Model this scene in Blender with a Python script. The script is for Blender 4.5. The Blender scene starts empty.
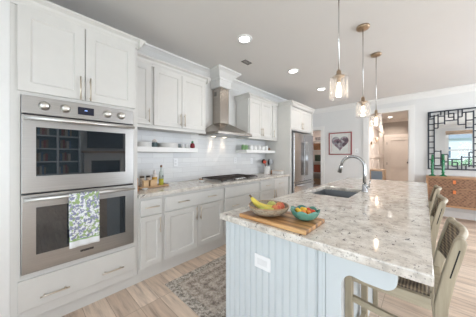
import bpy, bmesh, math, random
from mathutils import Vector, Matrix
random.seed(7)
SC = bpy.context.scene
COL = SC.collection
PI = math.pi

# ------------------------------------------------------------------ camera
CAMX, CAMY, CAMZ = 2.72, 0.0, 1.30
TH = math.atan2(187, 200)
cd = bpy.data.cameras.new('camera')
cam = bpy.data.objects.new('camera', cd)
COL.objects.link(cam)
cam.location = (CAMX, CAMY, CAMZ)
cam.rotation_euler = (PI/2, 0, TH)
cd.sensor_width = 36.0
cd.lens = 200.0*36.0/476.0
cd.shift_y = -2.5/476.0
cd.clip_start = 0.02
SC.camera = cam

# ------------------------------------------------------------------ world, exposure
SC.view_settings.view_transform = 'Standard'
SC.view_settings.look = 'None'
SC.view_settings.gamma = 1.0
SC.view_settings.use_curve_mapping = False
SC.view_settings.exposure = -0.33
W = bpy.data.worlds.new('sky')
SC.world = W
W.use_nodes = True
nt = W.node_tree
nt.nodes.clear()
wo = nt.nodes.new('ShaderNodeOutputWorld')
bg = nt.nodes.new('ShaderNodeBackground')
tc = nt.nodes.new('ShaderNodeTexCoord')
nz = nt.nodes.new('ShaderNodeTexNoise'); nz.inputs['Scale'].default_value = 3.0
cr = nt.nodes.new('ShaderNodeValToRGB')
cr.color_ramp.elements[0].position = 0.42; cr.color_ramp.elements[0].color = (0.42, 0.66, 1.0, 1)
cr.color_ramp.elements[1].position = 0.62; cr.color_ramp.elements[1].color = (0.95, 0.97, 1.0, 1)
nt.links.new(tc.outputs['Generated'], nz.inputs['Vector'])
nt.links.new(nz.outputs['Fac'], cr.inputs['Fac'])
nt.links.new(cr.outputs['Color'], bg.inputs['Color'])
bg.inputs['Strength'].default_value = 2.2
nt.links.new(bg.outputs['Background'], wo.inputs['Surface'])

sd = bpy.data.lights.new('sun', 'SUN'); sd.energy = 3.0; sd.angle = 0.02; sd.color = (1.0, 0.96, 0.9)
so = bpy.data.objects.new('sun', sd); COL.objects.link(so)
so.rotation_euler = Vector((-0.25, -0.8, -0.75)).to_track_quat('-Z', 'Y').to_euler()

# ------------------------------------------------------------------ lights
def area(name, loc, aim, sx, sy, power, col):
    d = bpy.data.lights.new(name, 'AREA')
    d.shape = 'RECTANGLE'; d.size = sx; d.size_y = sy
    d.energy = power; d.color = col
    o = bpy.data.objects.new(name, d); COL.objects.link(o)
    o.location = loc
    o.rotation_euler = (Vector(aim)-Vector(loc)).to_track_quat('-Z', 'Y').to_euler()
    return o
def spot(name, loc, power, col, ang=130, blend=0.7, size=0.05):
    d = bpy.data.lights.new(name, 'SPOT')
    d.energy = power; d.color = col; d.spot_size = math.radians(ang); d.spot_blend = blend
    d.shadow_soft_size = size
    o = bpy.data.objects.new(name, d); COL.objects.link(o); o.location = loc
    return o
def point(name, loc, power, col, size=0.03):
    d = bpy.data.lights.new(name, 'POINT')
    d.energy = power; d.color = col; d.shadow_soft_size = size
    o = bpy.data.objects.new(name, d); COL.objects.link(o); o.location = loc
    return o
DAY = (0.90, 0.95, 1.0)
WARM = (1.0, 0.83, 0.66)
# area lamps added as daylight fill outside made-up windows, tilted up towards the ceiling
area('added_daylight_near', (1.95, -1.42, 1.25), (1.95, 0.6, 2.1), 1.7, 2.2, 32, DAY)
area('added_daylight_back', (5.55, -1.42, 1.35), (4.6, 0.4, 2.2), 1.5, 1.9, 190, DAY)
area('added_daylight_far', (5.35, 6.45, 1.4), (4.6, 4.6, 2.2), 1.9, 1.9, 75, DAY)
area('added_daylight_right', (6.85, 4.4, 1.4), (4.6, 4.1, 2.1), 2.6, 1.9, 175, DAY)
# recessed ceiling cans, housings below: the aisle row is real, the rest added as fill
CANS = [(1.10, 1.85), (1.09, 3.11), (1.09, 4.36), (2.6, 0.2), (4.2, 1.2), (4.2, 3.2), (4.2, 5.2), (5.8, 2.2), (5.8, 4.4), (5.8, 0.2)]
CAN_POWER = 15
for cx, cy in CANS:
    spot('can_or_fill_light', (cx, cy, 2.70), CAN_POWER, (1.0, 0.90, 0.80), 150, 0.9, 0.06)

# ------------------------------------------------------------------ materials
MATS = {}
def new_mat(name):
    m = bpy.data.materials.new(name); m.use_nodes = True
    return m, m.node_tree, m.node_tree.nodes['Principled BSDF']
def S(b, **k):
    for n, v in k.items():
        n = n.replace('_', ' ')
        b.inputs[n].default_value = (*v, 1) if isinstance(v, tuple) and len(v) == 3 else v
def ramp(nt, fac, stops):
    r = nt.nodes.new('ShaderNodeValToRGB')
    el = r.color_ramp.elements
    while len(el) < len(stops): el.new(0.5)
    for e, (p, c) in zip(el, stops):
        e.position = p; e.color = (*c, 1) if len(c) == 3 else c
    nt.links.new(fac, r.inputs['Fac'])
    return r.outputs['Color']
def coords(nt, scale=(1, 1, 1), kind='Object', rot=(0, 0, 0)):
    t = nt.nodes.new('ShaderNodeTexCoord'); mp = nt.nodes.new('ShaderNodeMapping')
    mp.inputs['Scale'].default_value = scale; mp.inputs['Rotation'].default_value = rot
    nt.links.new(t.outputs[kind], mp.inputs['Vector'])
    return mp.outputs['Vector']
def noise(nt, vec, scale, detail=3, rough=0.5):
    n = nt.nodes.new('ShaderNodeTexNoise')
    n.inputs['Scale'].default_value = scale; n.inputs['Detail'].default_value = detail
    n.inputs['Roughness'].default_value = rough
    nt.links.new(vec, n.inputs['Vector'])
    return n.outputs['Fac']
def mixc(nt, fac, a, b, mode='MIX'):
    m = nt.nodes.new('ShaderNodeMix'); m.data_type = 'RGBA'; m.blend_type = mode
    for sock, v in ((0, fac), (6, a), (7, b)):
        if isinstance(v, (int, float)): m.inputs[sock].default_value = v
        elif isinstance(v, tuple): m.inputs[sock].default_value = (*v, 1)
        else: nt.links.new(v, m.inputs[sock])
    return m.outputs[2]
def bump(nt, b, h, strength=0.2, dist=0.01):
    n = nt.nodes.new('ShaderNodeBump')
    n.inputs['Strength'].default_value = strength; n.inputs['Distance'].default_value = dist
    nt.links.new(h, n.inputs['Height']); nt.links.new(n.outputs['Normal'], b.inputs['Normal'])
def simple(name, col, rough=0.5, metal=0.0, var=0.06, scale=12, stretch=(1, 1, 1), **k):
    """plain material with a gentle procedural variation of its colour"""
    if name in MATS: return MATS[name]
    m, nt, b = new_mat(name)
    f = noise(nt, coords(nt, stretch), scale)
    lo = tuple(max(0, c*(1-var)) for c in col); hi = tuple(min(1, c*(1+var)) for c in col)
    nt.links.new(ramp(nt, f, [(0.3, lo), (0.7, hi)]), b.inputs['Base Color'])
    S(b, Roughness=rough, Metallic=metal, **k)
    MATS[name] = m
    return m
def emit(name, col, strength):
    if name in MATS: return MATS[name]
    m, nt, b = new_mat(name)
    S(b, Base_Color=col, Emission_Color=col, Emission_Strength=strength)
    MATS[name] = m
    return m
def wood(name, dark, light, axis='x', rough=0.45, scale=1.0):
    if name in MATS: return MATS[name]
    m, nt, b = new_mat(name)
    st = {'x': (2, 26, 26), 'y': (26, 2, 26), 'z': (26, 26, 2)}[axis]
    v = coords(nt, tuple(s*scale for s in st))
    f = noise(nt, v, 1.0, 5, 0.65)
    nt.links.new(ramp(nt, f, [(0.3, dark), (0.68, light)]), b.inputs['Base Color'])
    S(b, Roughness=rough)
    bump(nt, b, f, 0.08, 0.004)
    MATS[name] = m
    return m

M_cab = simple('cabinet_paint', (0.68, 0.67, 0.645), 0.38, var=0.015)
M_isl = simple('island_paint', (0.60, 0.65, 0.67), 0.42, var=0.015)
M_trim = simple('trim_paint', (0.80, 0.80, 0.79), 0.4, var=0.01)
M_wall = simple('wall_paint', (0.74, 0.745, 0.745), 0.7, var=0.015, scale=3)
M_ceil = simple('ceiling_paint', (0.72, 0.705, 0.69), 0.8, var=0.01, scale=2)
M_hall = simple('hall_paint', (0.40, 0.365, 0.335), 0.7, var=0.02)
M_halldoor = simple('hall_door_paint', (0.63, 0.59, 0.56), 0.5, var=0.02)
M_pull = simple('champagne_metal', (0.66, 0.59, 0.50), 0.3, 1.0, var=0.03)
M_chrome = simple('brushed_nickel', (0.62, 0.62, 0.62), 0.22, 1.0, var=0.03)
M_satin = simple('satin_steel', (0.74, 0.73, 0.71), 0.38, 1.0, var=0.02)
M_tap = simple('tap_nickel', (0.42, 0.425, 0.43), 0.26, 1.0, var=0.03)
M_dark = simple('dark_metal', (0.03, 0.03, 0.035), 0.4, 0.3)
M_black = simple('black_glass', (0.012, 0.014, 0.018), 0.06, 0.0, Coat_Weight=0.6)
M_iron = simple('cast_iron', (0.06, 0.045, 0.04), 0.55, 0.2)
M_white = simple('white_ceramic', (0.82, 0.82, 0.81), 0.2, var=0.01)
M_plastic = simple('white_plastic', (0.85, 0.86, 0.87), 0.35, var=0.01)
M_rubber = simple('dark_gap', (0.01, 0.01, 0.01), 0.8)
M_brass = simple('aged_brass', (0.45, 0.34, 0.24), 0.35, 1.0)

def steel_mat():
    m, nt, b = new_mat('brushed_steel')
    f = noise(nt, coords(nt, (3, 3, 300)), 1.0, 2)
    nt.links.new(ramp(nt, f, [(0.3, (0.37, 0.36, 0.345)), (0.7, (0.46, 0.445, 0.43))]), b.inputs['Base Color'])
    S(b, Metallic=1.0, Roughness=0.34)
    return m
M_steel = steel_mat()

def hood_steel():
    m, nt, b = new_mat('hood_steel')
    f = noise(nt, coords(nt, (3, 3, 300)), 1.0, 2)
    nt.links.new(ramp(nt, f, [(0.3, (0.36, 0.325, 0.29)), (0.7, (0.44, 0.40, 0.36))]), b.inputs['Base Color'])
    S(b, Metallic=1.0, Roughness=0.26)
    return m
M_hood = hood_steel()

def oven_glass():
    m, nt, b = new_mat('oven_glass')
    f = noise(nt, coords(nt), 3)
    nt.links.new(ramp(nt, f, [(0, (0.012, 0.016, 0.02)), (1, (0.022, 0.028, 0.034))]), b.inputs['Base Color'])
    S(b, Roughness=0.02, IOR=1.8)
    return m
M_oglass = oven_glass()

def granite():
    m, nt, b = new_mat('granite')
    g = nt.nodes.new('ShaderNodeNewGeometry'); p = g.outputs['Position']
    f1 = noise(nt, p, 16, 5, 0.6)
    base = ramp(nt, f1, [(0.30, (0.44, 0.40, 0.355)), (0.47, (0.66, 0.615, 0.555)), (0.66, (0.80, 0.77, 0.715))])
    f2 = noise(nt, p, 42, 4, 0.62)
    grey = ramp(nt, f2, [(0.56, (0, 0, 0)), (0.66, (0.8, 0.8, 0.8))])
    c1 = mixc(nt, grey, base, (0.42, 0.39, 0.36))
    mp = nt.nodes.new('ShaderNodeMapping'); mp.inputs['Scale'].default_value = (38, 15, 26)
    mp.inputs['Rotation'].default_value = (0, 0, 0.5)
    nt.links.new(p, mp.inputs['Vector'])
    f3 = noise(nt, mp.outputs['Vector'], 1.0, 3, 0.7)
    sp = ramp(nt, f3, [(0.635, (0, 0, 0)), (0.665, (1, 1, 1))])
    c2 = mixc(nt, sp, c1, (0.13, 0.115, 0.11))
    f4 = noise(nt, p, 150, 2, 0.5)
    wh = ramp(nt, f4, [(0.62, (0, 0, 0)), (0.70, (0.7, 0.7, 0.7))])
    c3 = mixc(nt, wh, c2, (0.20, 0.175, 0.16))
    nt.links.new(c3, b.inputs['Base Color'])
    S(b, Roughness=0.09)
    return m
M_granite = granite()

def floor_mat():
    m, nt, b = new_mat('oak_planks')
    g = nt.nodes.new('ShaderNodeNewGeometry'); p = g.outputs['Position']
    br = nt.nodes.new('ShaderNodeTexBrick')
    br.offset = 0.37; br.offset_frequency = 1; br.squash_frequency = 1
    br.inputs['Scale'].default_value = 1.0
    br.inputs['Brick Width'].default_value = 1.5; br.inputs['Row Height'].default_value = 0.17
    br.inputs['Mortar Size'].default_value = 0.0018; br.inputs['Mortar Smooth'].default_value = 0.2
    br.inputs['Color1'].default_value = (0.0, 0.0, 0.0, 1); br.inputs['Color2'].default_value = (1, 1, 1, 1)
    br.inputs['Mortar'].default_value = (0.5, 0.5, 0.5, 1)
    nt.links.new(p, br.inputs['Vector'])
    tone = ramp(nt, br.outputs['Color'], [(0.0, (0.58, 0.455, 0.36)), (0.5, (0.68, 0.55, 0.445)), (1.0, (0.76, 0.63, 0.52))])
    mp = nt.nodes.new('ShaderNodeMapping'); mp.inputs['Scale'].default_value = (1.6, 17, 1)
    nt.links.new(p, mp.inputs['Vector'])
    # shift the grain from plank to plank
    add = nt.nodes.new('ShaderNodeVectorMath'); add.operation = 'ADD'
    sc = nt.nodes.new('ShaderNodeVectorMath'); sc.operation = 'SCALE'; sc.inputs['Scale'].default_value = 7.0
    nt.links.new(br.outputs['Color'], sc.inputs[0])
    nt.links.new(mp.outputs['Vector'], add.inputs[0]); nt.links.new(sc.outputs['Vector'], add.inputs[1])
    f = noise(nt, add.outputs['Vector'], 1.6, 6, 0.65)
    grain = ramp(nt, f, [(0.30, (0.55, 0.53, 0.52)), (0.48, (0.95, 0.94, 0.93)), (0.70, (1.2, 1.2, 1.19))])
    c = mixc(nt, 0.85, tone, grain, 'MULTIPLY')
    c = mixc(nt, br.outputs['Fac'], c, (0.34, 0.25, 0.19))
    nt.links.new(c, b.inputs['Base Color'])
    S(b, Roughness=0.55, Specular_IOR_Level=0.3)
    bump(nt, b, f, 0.05, 0.003)
    return m
M_floor = floor_mat()

def tile_mat():
    m, nt, b = new_mat('subway_tile')
    g = nt.nodes.new('ShaderNodeNewGeometry')
    sep = nt.nodes.new('ShaderNodeSeparateXYZ'); com = nt.nodes.new('ShaderNodeCombineXYZ')
    nt.links.new(g.outputs['Position'], sep.inputs[0])
    nt.links.new(sep.outputs['Y'], com.inputs['X']); nt.links.new(sep.outputs['Z'], com.inputs['Y'])
    br = nt.nodes.new('ShaderNodeTexBrick'); br.offset = 0.5
    br.inputs['Scale'].default_value = 1.0
    br.inputs['Brick Width'].default_value = 0.30; br.inputs['Row Height'].default_value = 0.075
    br.inputs['Mortar Size'].default_value = 0.002; br.inputs['Mortar Smooth'].default_value = 0.3
    br.inputs['Color1'].default_value = (0.70, 0.71, 0.72, 1); br.inputs['Color2'].default_value = (0.78, 0.79, 0.79, 1)
    br.inputs['Mortar'].default_value = (0.62, 0.62, 0.62, 1)
    nt.links.new(com.outputs[0], br.inputs['Vector'])
    nt.links.new(br.outputs['Color'], b.inputs['Base Color'])
    mp = nt.nodes.new('ShaderNodeMapping'); mp.inputs['Scale'].default_value = (6, 30, 1)
    nt.links.new(com.outputs[0], mp.inputs['Vector'])
    f = noise(nt, mp.outputs['Vector'], 1.0, 2)
    h = mixc(nt, br.outputs['Fac'], f, (0.0, 0.0, 0.0))
    S(b, Roughness=0.27)
    bump(nt, b, h, 0.25, 0.01)
    return m
M_tile = tile_mat()

def rug_mat(w, l):
    m, nt, b = new_mat('woven_rug')
    t = nt.nodes.new('ShaderNodeTexCoord')
    sep = nt.nodes.new('ShaderNodeSeparateXYZ'); nt.links.new(t.outputs['Object'], sep.inputs[0])
    def mth(op, a, c=None):
        n = nt.nodes.new('ShaderNodeMath'); n.operation = op
        for i, v in enumerate((a, c)):
            if v is None: continue
            if isinstance(v, (int, float)): n.inputs[i].default_value = v
            else: nt.links.new(v, n.inputs[i])
        return n.outputs[0]
    ax = mth('ABSOLUTE', sep.outputs['X']); ay = mth('ABSOLUTE', sep.outputs['Y'])
    d = mth('MINIMUM', mth('SUBTRACT', w/2, ax), mth('SUBTRACT', l/2, ay))      # distance to the rug's edge
    bands = mth('SINE', mth('MULTIPLY', d, 62.0))
    fl = noise(nt, t.outputs['Object'], 48, 3, 0.75)
    fs = noise(nt, t.outputs['Object'], 14, 2)
    v = mth('ADD', mth('MULTIPLY', bands, 0.055), mth('ADD', mth('MULTIPLY', fl, 0.75), mth('MULTIPLY', fs, 0.25)))
    c = ramp(nt, v, [(0.36, (0.20, 0.165, 0.14)), (0.46, (0.36, 0.305, 0.26)), (0.56, (0.52, 0.46, 0.40)), (0.68, (0.68, 0.62, 0.55))])
    edge = ramp(nt, d, [(0.085, (1, 1, 1)), (0.095, (0, 0, 0))])
    c2 = mixc(nt, edge, c, ramp(nt, fl, [(0.36, (0.16, 0.14, 0.12)), (0.48, (0.36, 0.325, 0.285)), (0.60, (0.66, 0.61, 0.54))]))
    nt.links.new(c2, b.inputs['Base Color'])
    S(b, Roughness=0.95)
    bump(nt, b, fl, 0.5, 0.01)
    return m

def wicker_mat():
    m, nt, b = new_mat('woven_wicker')
    w1 = nt.nodes.new('ShaderNodeTexWave'); w1.bands_direction = 'Y'; w1.inputs['Scale'].default_value = 28; w1.inputs['Distortion'].default_value = 1.5
    w2 = nt.nodes.new('ShaderNodeTexWave'); w2.bands_direction = 'Z'; w2.inputs['Scale'].default_value = 24; w2.inputs['Distortion'].default_value = 1.5
    w3 = nt.nodes.new('ShaderNodeTexWave'); w3.bands_direction = 'X'; w3.inputs['Scale'].default_value = 24; w3.inputs['Distortion'].default_value = 1.5
    v = coords(nt)
    for w in (w1, w2, w3): nt.links.new(v, w.inputs['Vector'])
    a = mixc(nt, 0.5, w1.outputs['Color'], w2.outputs['Color'])
    a = mixc(nt, 0.33, a, w3.outputs['Color'])
    c = ramp(nt, a, [(0.2, (0.05, 0.038, 0.03)), (0.5, (0.20, 0.15, 0.10)), (0.8, (0.44, 0.34, 0.22))])
    nt.links.new(c, b.inputs['Base Color'])
    S(b, Roughness=0.7)
    bump(nt, b, a, 0.6, 0.006)
    return m
M_wicker = wicker_mat()

def rattan_mat():
    m, nt, b = new_mat('rattan_weave')
    ck = nt.nodes.new('ShaderNodeTexChecker'); ck.inputs['Scale'].default_value = 34
    ck.inputs['Color1'].default_value = (0.26, 0.135, 0.075, 1); ck.inputs['Color2'].default_value = (0.10, 0.05, 0.028, 1)
    v = coords(nt)
    nt.links.new(v, ck.inputs['Vector'])
    f = noise(nt, v, 30, 3)
    f = ramp(nt, f, [(0.35, (0, 0, 0)), (0.65, (1, 1, 1))])
    c = mixc(nt, f, ck.outputs['Color'], (0.30, 0.17, 0.10))
    nt.links.new(c, b.inputs['Base Color'])
    S(b, Roughness=0.65)
    return m
M_rattan = rattan_mat()

def towel_mat():
    m, nt, b = new_mat('floral_towel')
    v = coords(nt)
    c0 = (0.80, 0.82, 0.84)
    f1 = noise(nt, v, 44, 2, 0.6)
    lav = ramp(nt, f1, [(0.49, (0, 0, 0)), (0.54, (1, 1, 1))])
    mp = nt.nodes.new('ShaderNodeMapping'); mp.inputs['Location'].default_value = (3.1, 7.7, 1.3)
    nt.links.new(v, mp.inputs['Vector'])
    f2 = noise(nt, mp.outputs['Vector'], 40, 2, 0.6)
    gr = ramp(nt, f2, [(0.53, (0, 0, 0)), (0.57, (1, 1, 1))])
    c = mixc(nt, lav, c0, (0.26, 0.27, 0.40))
    c = mixc(nt, gr, c, (0.32, 0.43, 0.20))
    sep = nt.nodes.new('ShaderNodeSeparateXYZ'); nt.links.new(v, sep.inputs[0])
    st = ramp(nt, sep.outputs['Z'], [(0.0, (1, 1, 1)), (0.045, (0, 0, 0))])
    st2 = ramp(nt, sep.outputs['Z'], [(0.050, (0, 0, 0)), (0.052, (1, 1, 1)), (0.060, (1, 1, 1)), (0.062, (0, 0, 0))])
    lowm = ramp(nt, sep.outputs['Z'], [(0.050, (1, 1, 1)), (0.052, (0, 0, 0))])
    c = mixc(nt, lowm, c, c0)
    c = mixc(nt, st2, c, (0.25, 0.42, 0.14))
    nt.links.new(c, b.inputs['Base Color'])
    S(b, Roughness=0.9)
    return m

def glass_mat(name, col, rough=0.0, trans=1.0, ior=1.45):
    if name in MATS: return MATS[name]
    m, nt, b = new_mat(name)
    f = noise(nt, coords(nt), 20)
    nt.links.new(ramp(nt, f, [(0, tuple(c*0.97 for c in col)), (1, col)]), b.inputs['Base Color'])
    S(b, Roughness=rough, Transmission_Weight=trans, IOR=ior)
    MATS[name] = m
    return m
def seeded_glass():
    """thin ribbed clear glass of the pendant shades"""
    m, nt, b = new_mat('seeded_glass')
    f = noise(nt, coords(nt, (1, 1, 0.35)), 45, 3)
    nt.links.new(ramp(nt, f, [(0.3, (0.90, 0.88, 0.86)), (0.7, (1, 1, 1))]), b.inputs['Base Color'])
    S(b, Roughness=0.12, Transmission_Weight=1.0, IOR=1.12)
    bump(nt, b, f, 0.5, 0.01)
    tr = nt.nodes.new('ShaderNodeBsdfTransparent')
    df = nt.nodes.new('ShaderNodeBsdfTranslucent'); df.inputs['Color'].default_value = (0.95, 0.92, 0.9, 1)
    mx = nt.nodes.new('ShaderNodeMixShader'); mx.inputs[0].default_value = 0.10
    nt.links.new(tr.outputs[0], mx.inputs[1]); nt.links.new(df.outputs[0], mx.inputs[2])
    mx2 = nt.nodes.new('ShaderNodeMixShader'); mx2.inputs[0].default_value = 0.25
    nt.links.new(mx.outputs[0], mx2.inputs[1]); nt.links.new(b.outputs[0], mx2.inputs[2])
    out = [n for n in nt.nodes if n.type == 'OUTPUT_MATERIAL'][0]
    nt.links.new(mx2.outputs[0], out.inputs['Surface'])
    return m
M_seeded = seeded_glass()
def pane_mat():
    m, nt, b = new_mat('window_pane')
    tr = nt.nodes.new('ShaderNodeBsdfTransparent'); gl = nt.nodes.new('ShaderNodeBsdfGlossy')
    gl.inputs['Roughness'].default_value = 0.02
    fr = nt.nodes.new('ShaderNodeFresnel'); fr.inputs['IOR'].default_value = 1.25
    mx = nt.nodes.new('ShaderNodeMixShader')
    nt.links.new(fr.outputs[0], mx.inputs[0]); nt.links.new(tr.outputs[0], mx.inputs[1]); nt.links.new(gl.outputs[0], mx.inputs[2])
    out = [n for n in nt.nodes if n.type == 'OUTPUT_MATERIAL'][0]
    nt.links.new(mx.outputs[0], out.inputs['Surface'])
    return m
M_pane = pane_mat()

# ------------------------------------------------------------------ mesh helpers
def BM(): return bmesh.new()
def box(bm, x0, x1, y0, y1, z0, z1):
    r = bmesh.ops.create_cube(bm, size=1.0)['verts']
    bmesh.ops.scale(bm, verts=r, vec=(abs(x1-x0), abs(y1-y0), abs(z1-z0)))
    bmesh.ops.translate(bm, verts=r, vec=((x0+x1)/2, (y0+y1)/2, (z0+z1)/2))
    return bm
def quad(bm, pts):
    return bm.faces.new([bm.verts.new(p) for p in pts])
def prism(bm, pts, axis, a0, a1):
    """extrude a closed 2-D outline along an axis; outline coordinates are the two other axes in order"""
    def P(p, a):
        return {'x': (a, p[0], p[1]), 'y': (p[0], a, p[1]), 'z': (p[0], p[1], a)}[axis]
    A = [bm.verts.new(P(p, a0)) for p in pts]; B = [bm.verts.new(P(p, a1)) for p in pts]
    n = len(pts)
    fs = [bm.faces.new(A), bm.faces.new(B[::-1])]
    for i in range(n):
        fs.append(bm.faces.new((A[i], B[i], B[(i+1) % n], A[(i+1) % n])))
    bmesh.ops.recalc_face_normals(bm, faces=fs)
    return bm
def lathe(bm, prof, c=(0, 0), n=28, cap=True):
    rings = []
    for r, z in prof:
        if r < 1e-6: rings.append([bm.verts.new((c[0], c[1], z))])
        else: rings.append([bm.verts.new((c[0]+r*math.cos(2*PI*i/n), c[1]+r*math.sin(2*PI*i/n), z)) for i in range(n)])
    fs = []
    for A, B in zip(rings, rings[1:]):
        for i in range(n):
            j = (i+1) % n
            if len(A) == 1 and len(B) == 1: continue
            if len(A) == 1: f = bm.faces.new((A[0], B[i], B[j]))
            elif len(B) == 1: f = bm.faces.new((A[i], A[j], B[0]))
            else: f = bm.faces.new((A[i], A[j], B[j], B[i]))
            f.smooth = True; fs.append(f)
    if cap:
        for R, fl in ((rings[0], True), (rings[-1], False)):
            if len(R) > 1: fs.append(bm.faces.new(R[::-1] if fl else R))
    bmesh.ops.recalc_face_normals(bm, faces=fs)
    return bm
def tube(bm, pts, rad, n=10, cap=True):
    pts = [Vector(p) for p in pts]
    rads = rad if isinstance(rad, (list, tuple)) else [rad]*len(pts)
    rings = []
    up = None
    for i, p in enumerate(pts):
        t = (pts[min(i+1, len(pts)-1)]-pts[max(i-1, 0)]).normalized()
        if up is None:
            up = Vector((0, 0, 1)) if abs(t.z) < 0.9 else Vector((1, 0, 0))
        u = (up - t*up.dot(t)).normalized(); v = t.cross(u); up = u
        rings.append([bm.verts.new(p+(u*math.cos(2*PI*k/n)+v*math.sin(2*PI*k/n))*rads[i]) for k in range(n)])
    fs = []
    for A, B in zip(rings, rings[1:]):
        for i in range(n):
            j = (i+1) % n
            f = bm.faces.new((A[i], A[j], B[j], B[i])); f.smooth = True; fs.append(f)
    if cap:
        fs.append(bm.faces.new(rings[0][::-1])); fs.append(bm.faces.new(rings[-1]))
    bmesh.ops.recalc_face_normals(bm, faces=fs)
    return bm
def bar(bm, p, q, w, h, up=(0, 0, 1)):
    """rectangular bar from p to q; h is measured along `up`, w across it"""
    p = Vector(p); q = Vector(q); t = (q-p).normalized(); up = Vector(up)
    u = (up - t*up.dot(t)).normalized(); v = t.cross(u)
    A = []; B = []
    for s, r in ((-1, -1), (1, -1), (1, 1), (-1, 1)):
        o = v*s*w/2+u*r*h/2
        A.append(bm.verts.new(p+o)); B.append(bm.verts.new(q+o))
    fs = [bm.faces.new(A), bm.faces.new(B[::-1])]
    for i in range(4):
        fs.append(bm.faces.new((A[i], B[i], B[(i+1) % 4], A[(i+1) % 4])))
    bmesh.ops.recalc_face_normals(bm, faces=fs)
    return bm
def blob(bm, c, r, sz=(1, 1, 1), n=14, jitter=0.0):
    g = bmesh.ops.create_uvsphere(bm, u_segments=n, v_segments=max(6, n*2//3), radius=r)['verts']
    for v in g:
        if jitter: v.co *= 1+random.uniform(-jitter, jitter)
        v.co = Vector((v.co.x*sz[0], v.co.y*sz[1], v.co.z*sz[2]))+Vector(c)
    for v in g:
        for f in v.link_faces: f.smooth = True
    return bm

def origin_of(o):
    p = Vector(o.location)
    while o.parent: o = o.parent; p = p+Vector(o.location)
    return p
def obj(name, bm, mat, parent=None, bevel=0.0, label=None, seg=2):
    """link a bmesh (in world coordinates) as one mesh object, under its parent or with its origin at its own base"""
    me = bpy.data.meshes.new(name)
    bm.normal_update()
    if parent is None:
        xs = [v.co.x for v in bm.verts]; ys = [v.co.y for v in bm.verts]; zs = [v.co.z for v in bm.verts]
        L = Vector(((min(xs)+max(xs))/2, (min(ys)+max(ys))/2, min(zs)))
    else:
        L = origin_of(parent)
    bmesh.ops.translate(bm, verts=bm.verts[:], vec=-L)
    bm.to_mesh(me); bm.free()
    o = bpy.data.objects.new(name, me); COL.objects.link(o)
    me.materials.append(mat)
    if parent is None: o.location = L
    else: o.parent = parent
    if bevel:
        b = o.modifiers.new('bevel', 'BEVEL'); b.width = bevel; b.segments = seg; b.limit_method = 'ANGLE'
        b.angle_limit = math.radians(40)
    if label: o['label'] = label
    return o
def tag(o, label, cat, group=None, kind=None):
    o['label'] = label; o['category'] = cat
    if group: o['group'] = group
    if kind: o['kind'] = kind
    return o
def thing(name, label, cat, loc, group=None):
    o = bpy.data.objects.new(name, None); COL.objects.link(o)
    o.location = loc; o.empty_display_size = 0.1
    return tag(o, label, cat, group)
def struct(name, bm, mat, parent=None, bevel=0.0, label=None, cat=None):
    o = obj(name, bm, mat, parent, bevel)
    o['kind'] = 'structure'
    if label: o['label'] = label
    if cat: o['category'] = cat
    return o
def copy_thing(src, loc, label, group=None):
    c = src.copy(); COL.objects.link(c); c.location = loc; c['label'] = label
    if group: c['group'] = group
    for ch in list(src.children):
        d = ch.copy(); COL.objects.link(d); d.parent = c
        for g in list(ch.children):
            e = g.copy(); COL.objects.link(e); e.parent = d
    return c

def shaker(bm, y0, y1, z0, z1, x, t=0.02, w=0.058, dep=0.009):
    """a framed door facing +x: flat rails and stiles around a recessed panel"""
    def ring(i, xx): return [bm.verts.new(p) for p in ((xx, y0+i, z0+i), (xx, y1-i, z0+i), (xx, y1-i, z1-i), (xx, y0+i, z1-i))]
    R = [ring(0, x), ring(0, x+t-0.002), ring(0.002, x+t), ring(w, x+t), ring(w+0.004, x+t-0.004), ring(w+0.010, x+t-dep)]
    fs = [bm.faces.new(R[0][::-1])]
    for A, B in zip(R, R[1:]):
        for i in range(4):
            fs.append(bm.faces.new((A[i], A[(i+1) % 4], B[(i+1) % 4], B[i])))
    fs.append(bm.faces.new(R[-1]))
    bmesh.ops.recalc_face_normals(bm, faces=fs)
    return bm
def pull(parent, y, z, length, vertical, x):
    """bar pull standing off a face at x"""
    bm = BM(); h = length/2
    if vertical:
        tube(bm, [(x+0.028, y, z-h), (x+0.028, y, z+h)], 0.0058, 8)
        for s in (-1, 1): tube(bm, [(x, y, z+s*(h-0.025)), (x+0.028, y, z+s*(h-0.025))], 0.0045, 6)
    else:
        tube(bm, [(x+0.028, y-h, z), (x+0.028, y+h, z)], 0.0058, 8)
        for s in (-1, 1): tube(bm, [(x, y+s*(h-0.025), z), (x+0.028, y+s*(h-0.025), z)], 0.0045, 6)
    return obj('handle', bm, M_pull, parent, label='champagne metal bar handle')
def door(parent, y0, y1, z0, z1, x, hy=None, hz=None, hl=0.15, w=0.058):
    d = obj('door', shaker(BM(), y0, y1, z0, z1, x, w=w), M_cab, parent)
    if hy is not None: pull(d, hy, hz, hl, True, x+0.02)
    return d
def drawer(parent, y0, y1, z0, z1, x, hys=(), hl=0.14, hz=None):
    d = obj('drawer', box(BM(), x, x+0.02, y0, y1, z0, z1), M_cab, parent, bevel=0.003)
    for hy in hys: pull(d, hy, (z0+z1)/2 if hz is None else hz, hl, False, x+0.02)
    return d
def crown(bm, x, y0, y1, z, run=0.07, rise=0.09, ret0=None, ret1=None):
    """crown moulding along y whose back is the face x (moulding grows to +x), foot at z; optional returns to x=ret"""
    pr = [(0, 0), (0.012, 0), (0.014, rise*0.18), (run*0.45, rise*0.42), (run*0.55, rise*0.62), (run*0.9, rise*0.78), (run, rise*0.82), (run, rise), (0, rise)]
    prism(bm, [(x+a, z+b) for a, b in pr], 'y', y0 - (run if ret0 is not None else 0), y1 + (run if ret1 is not None else 0))
    return bm

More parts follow.
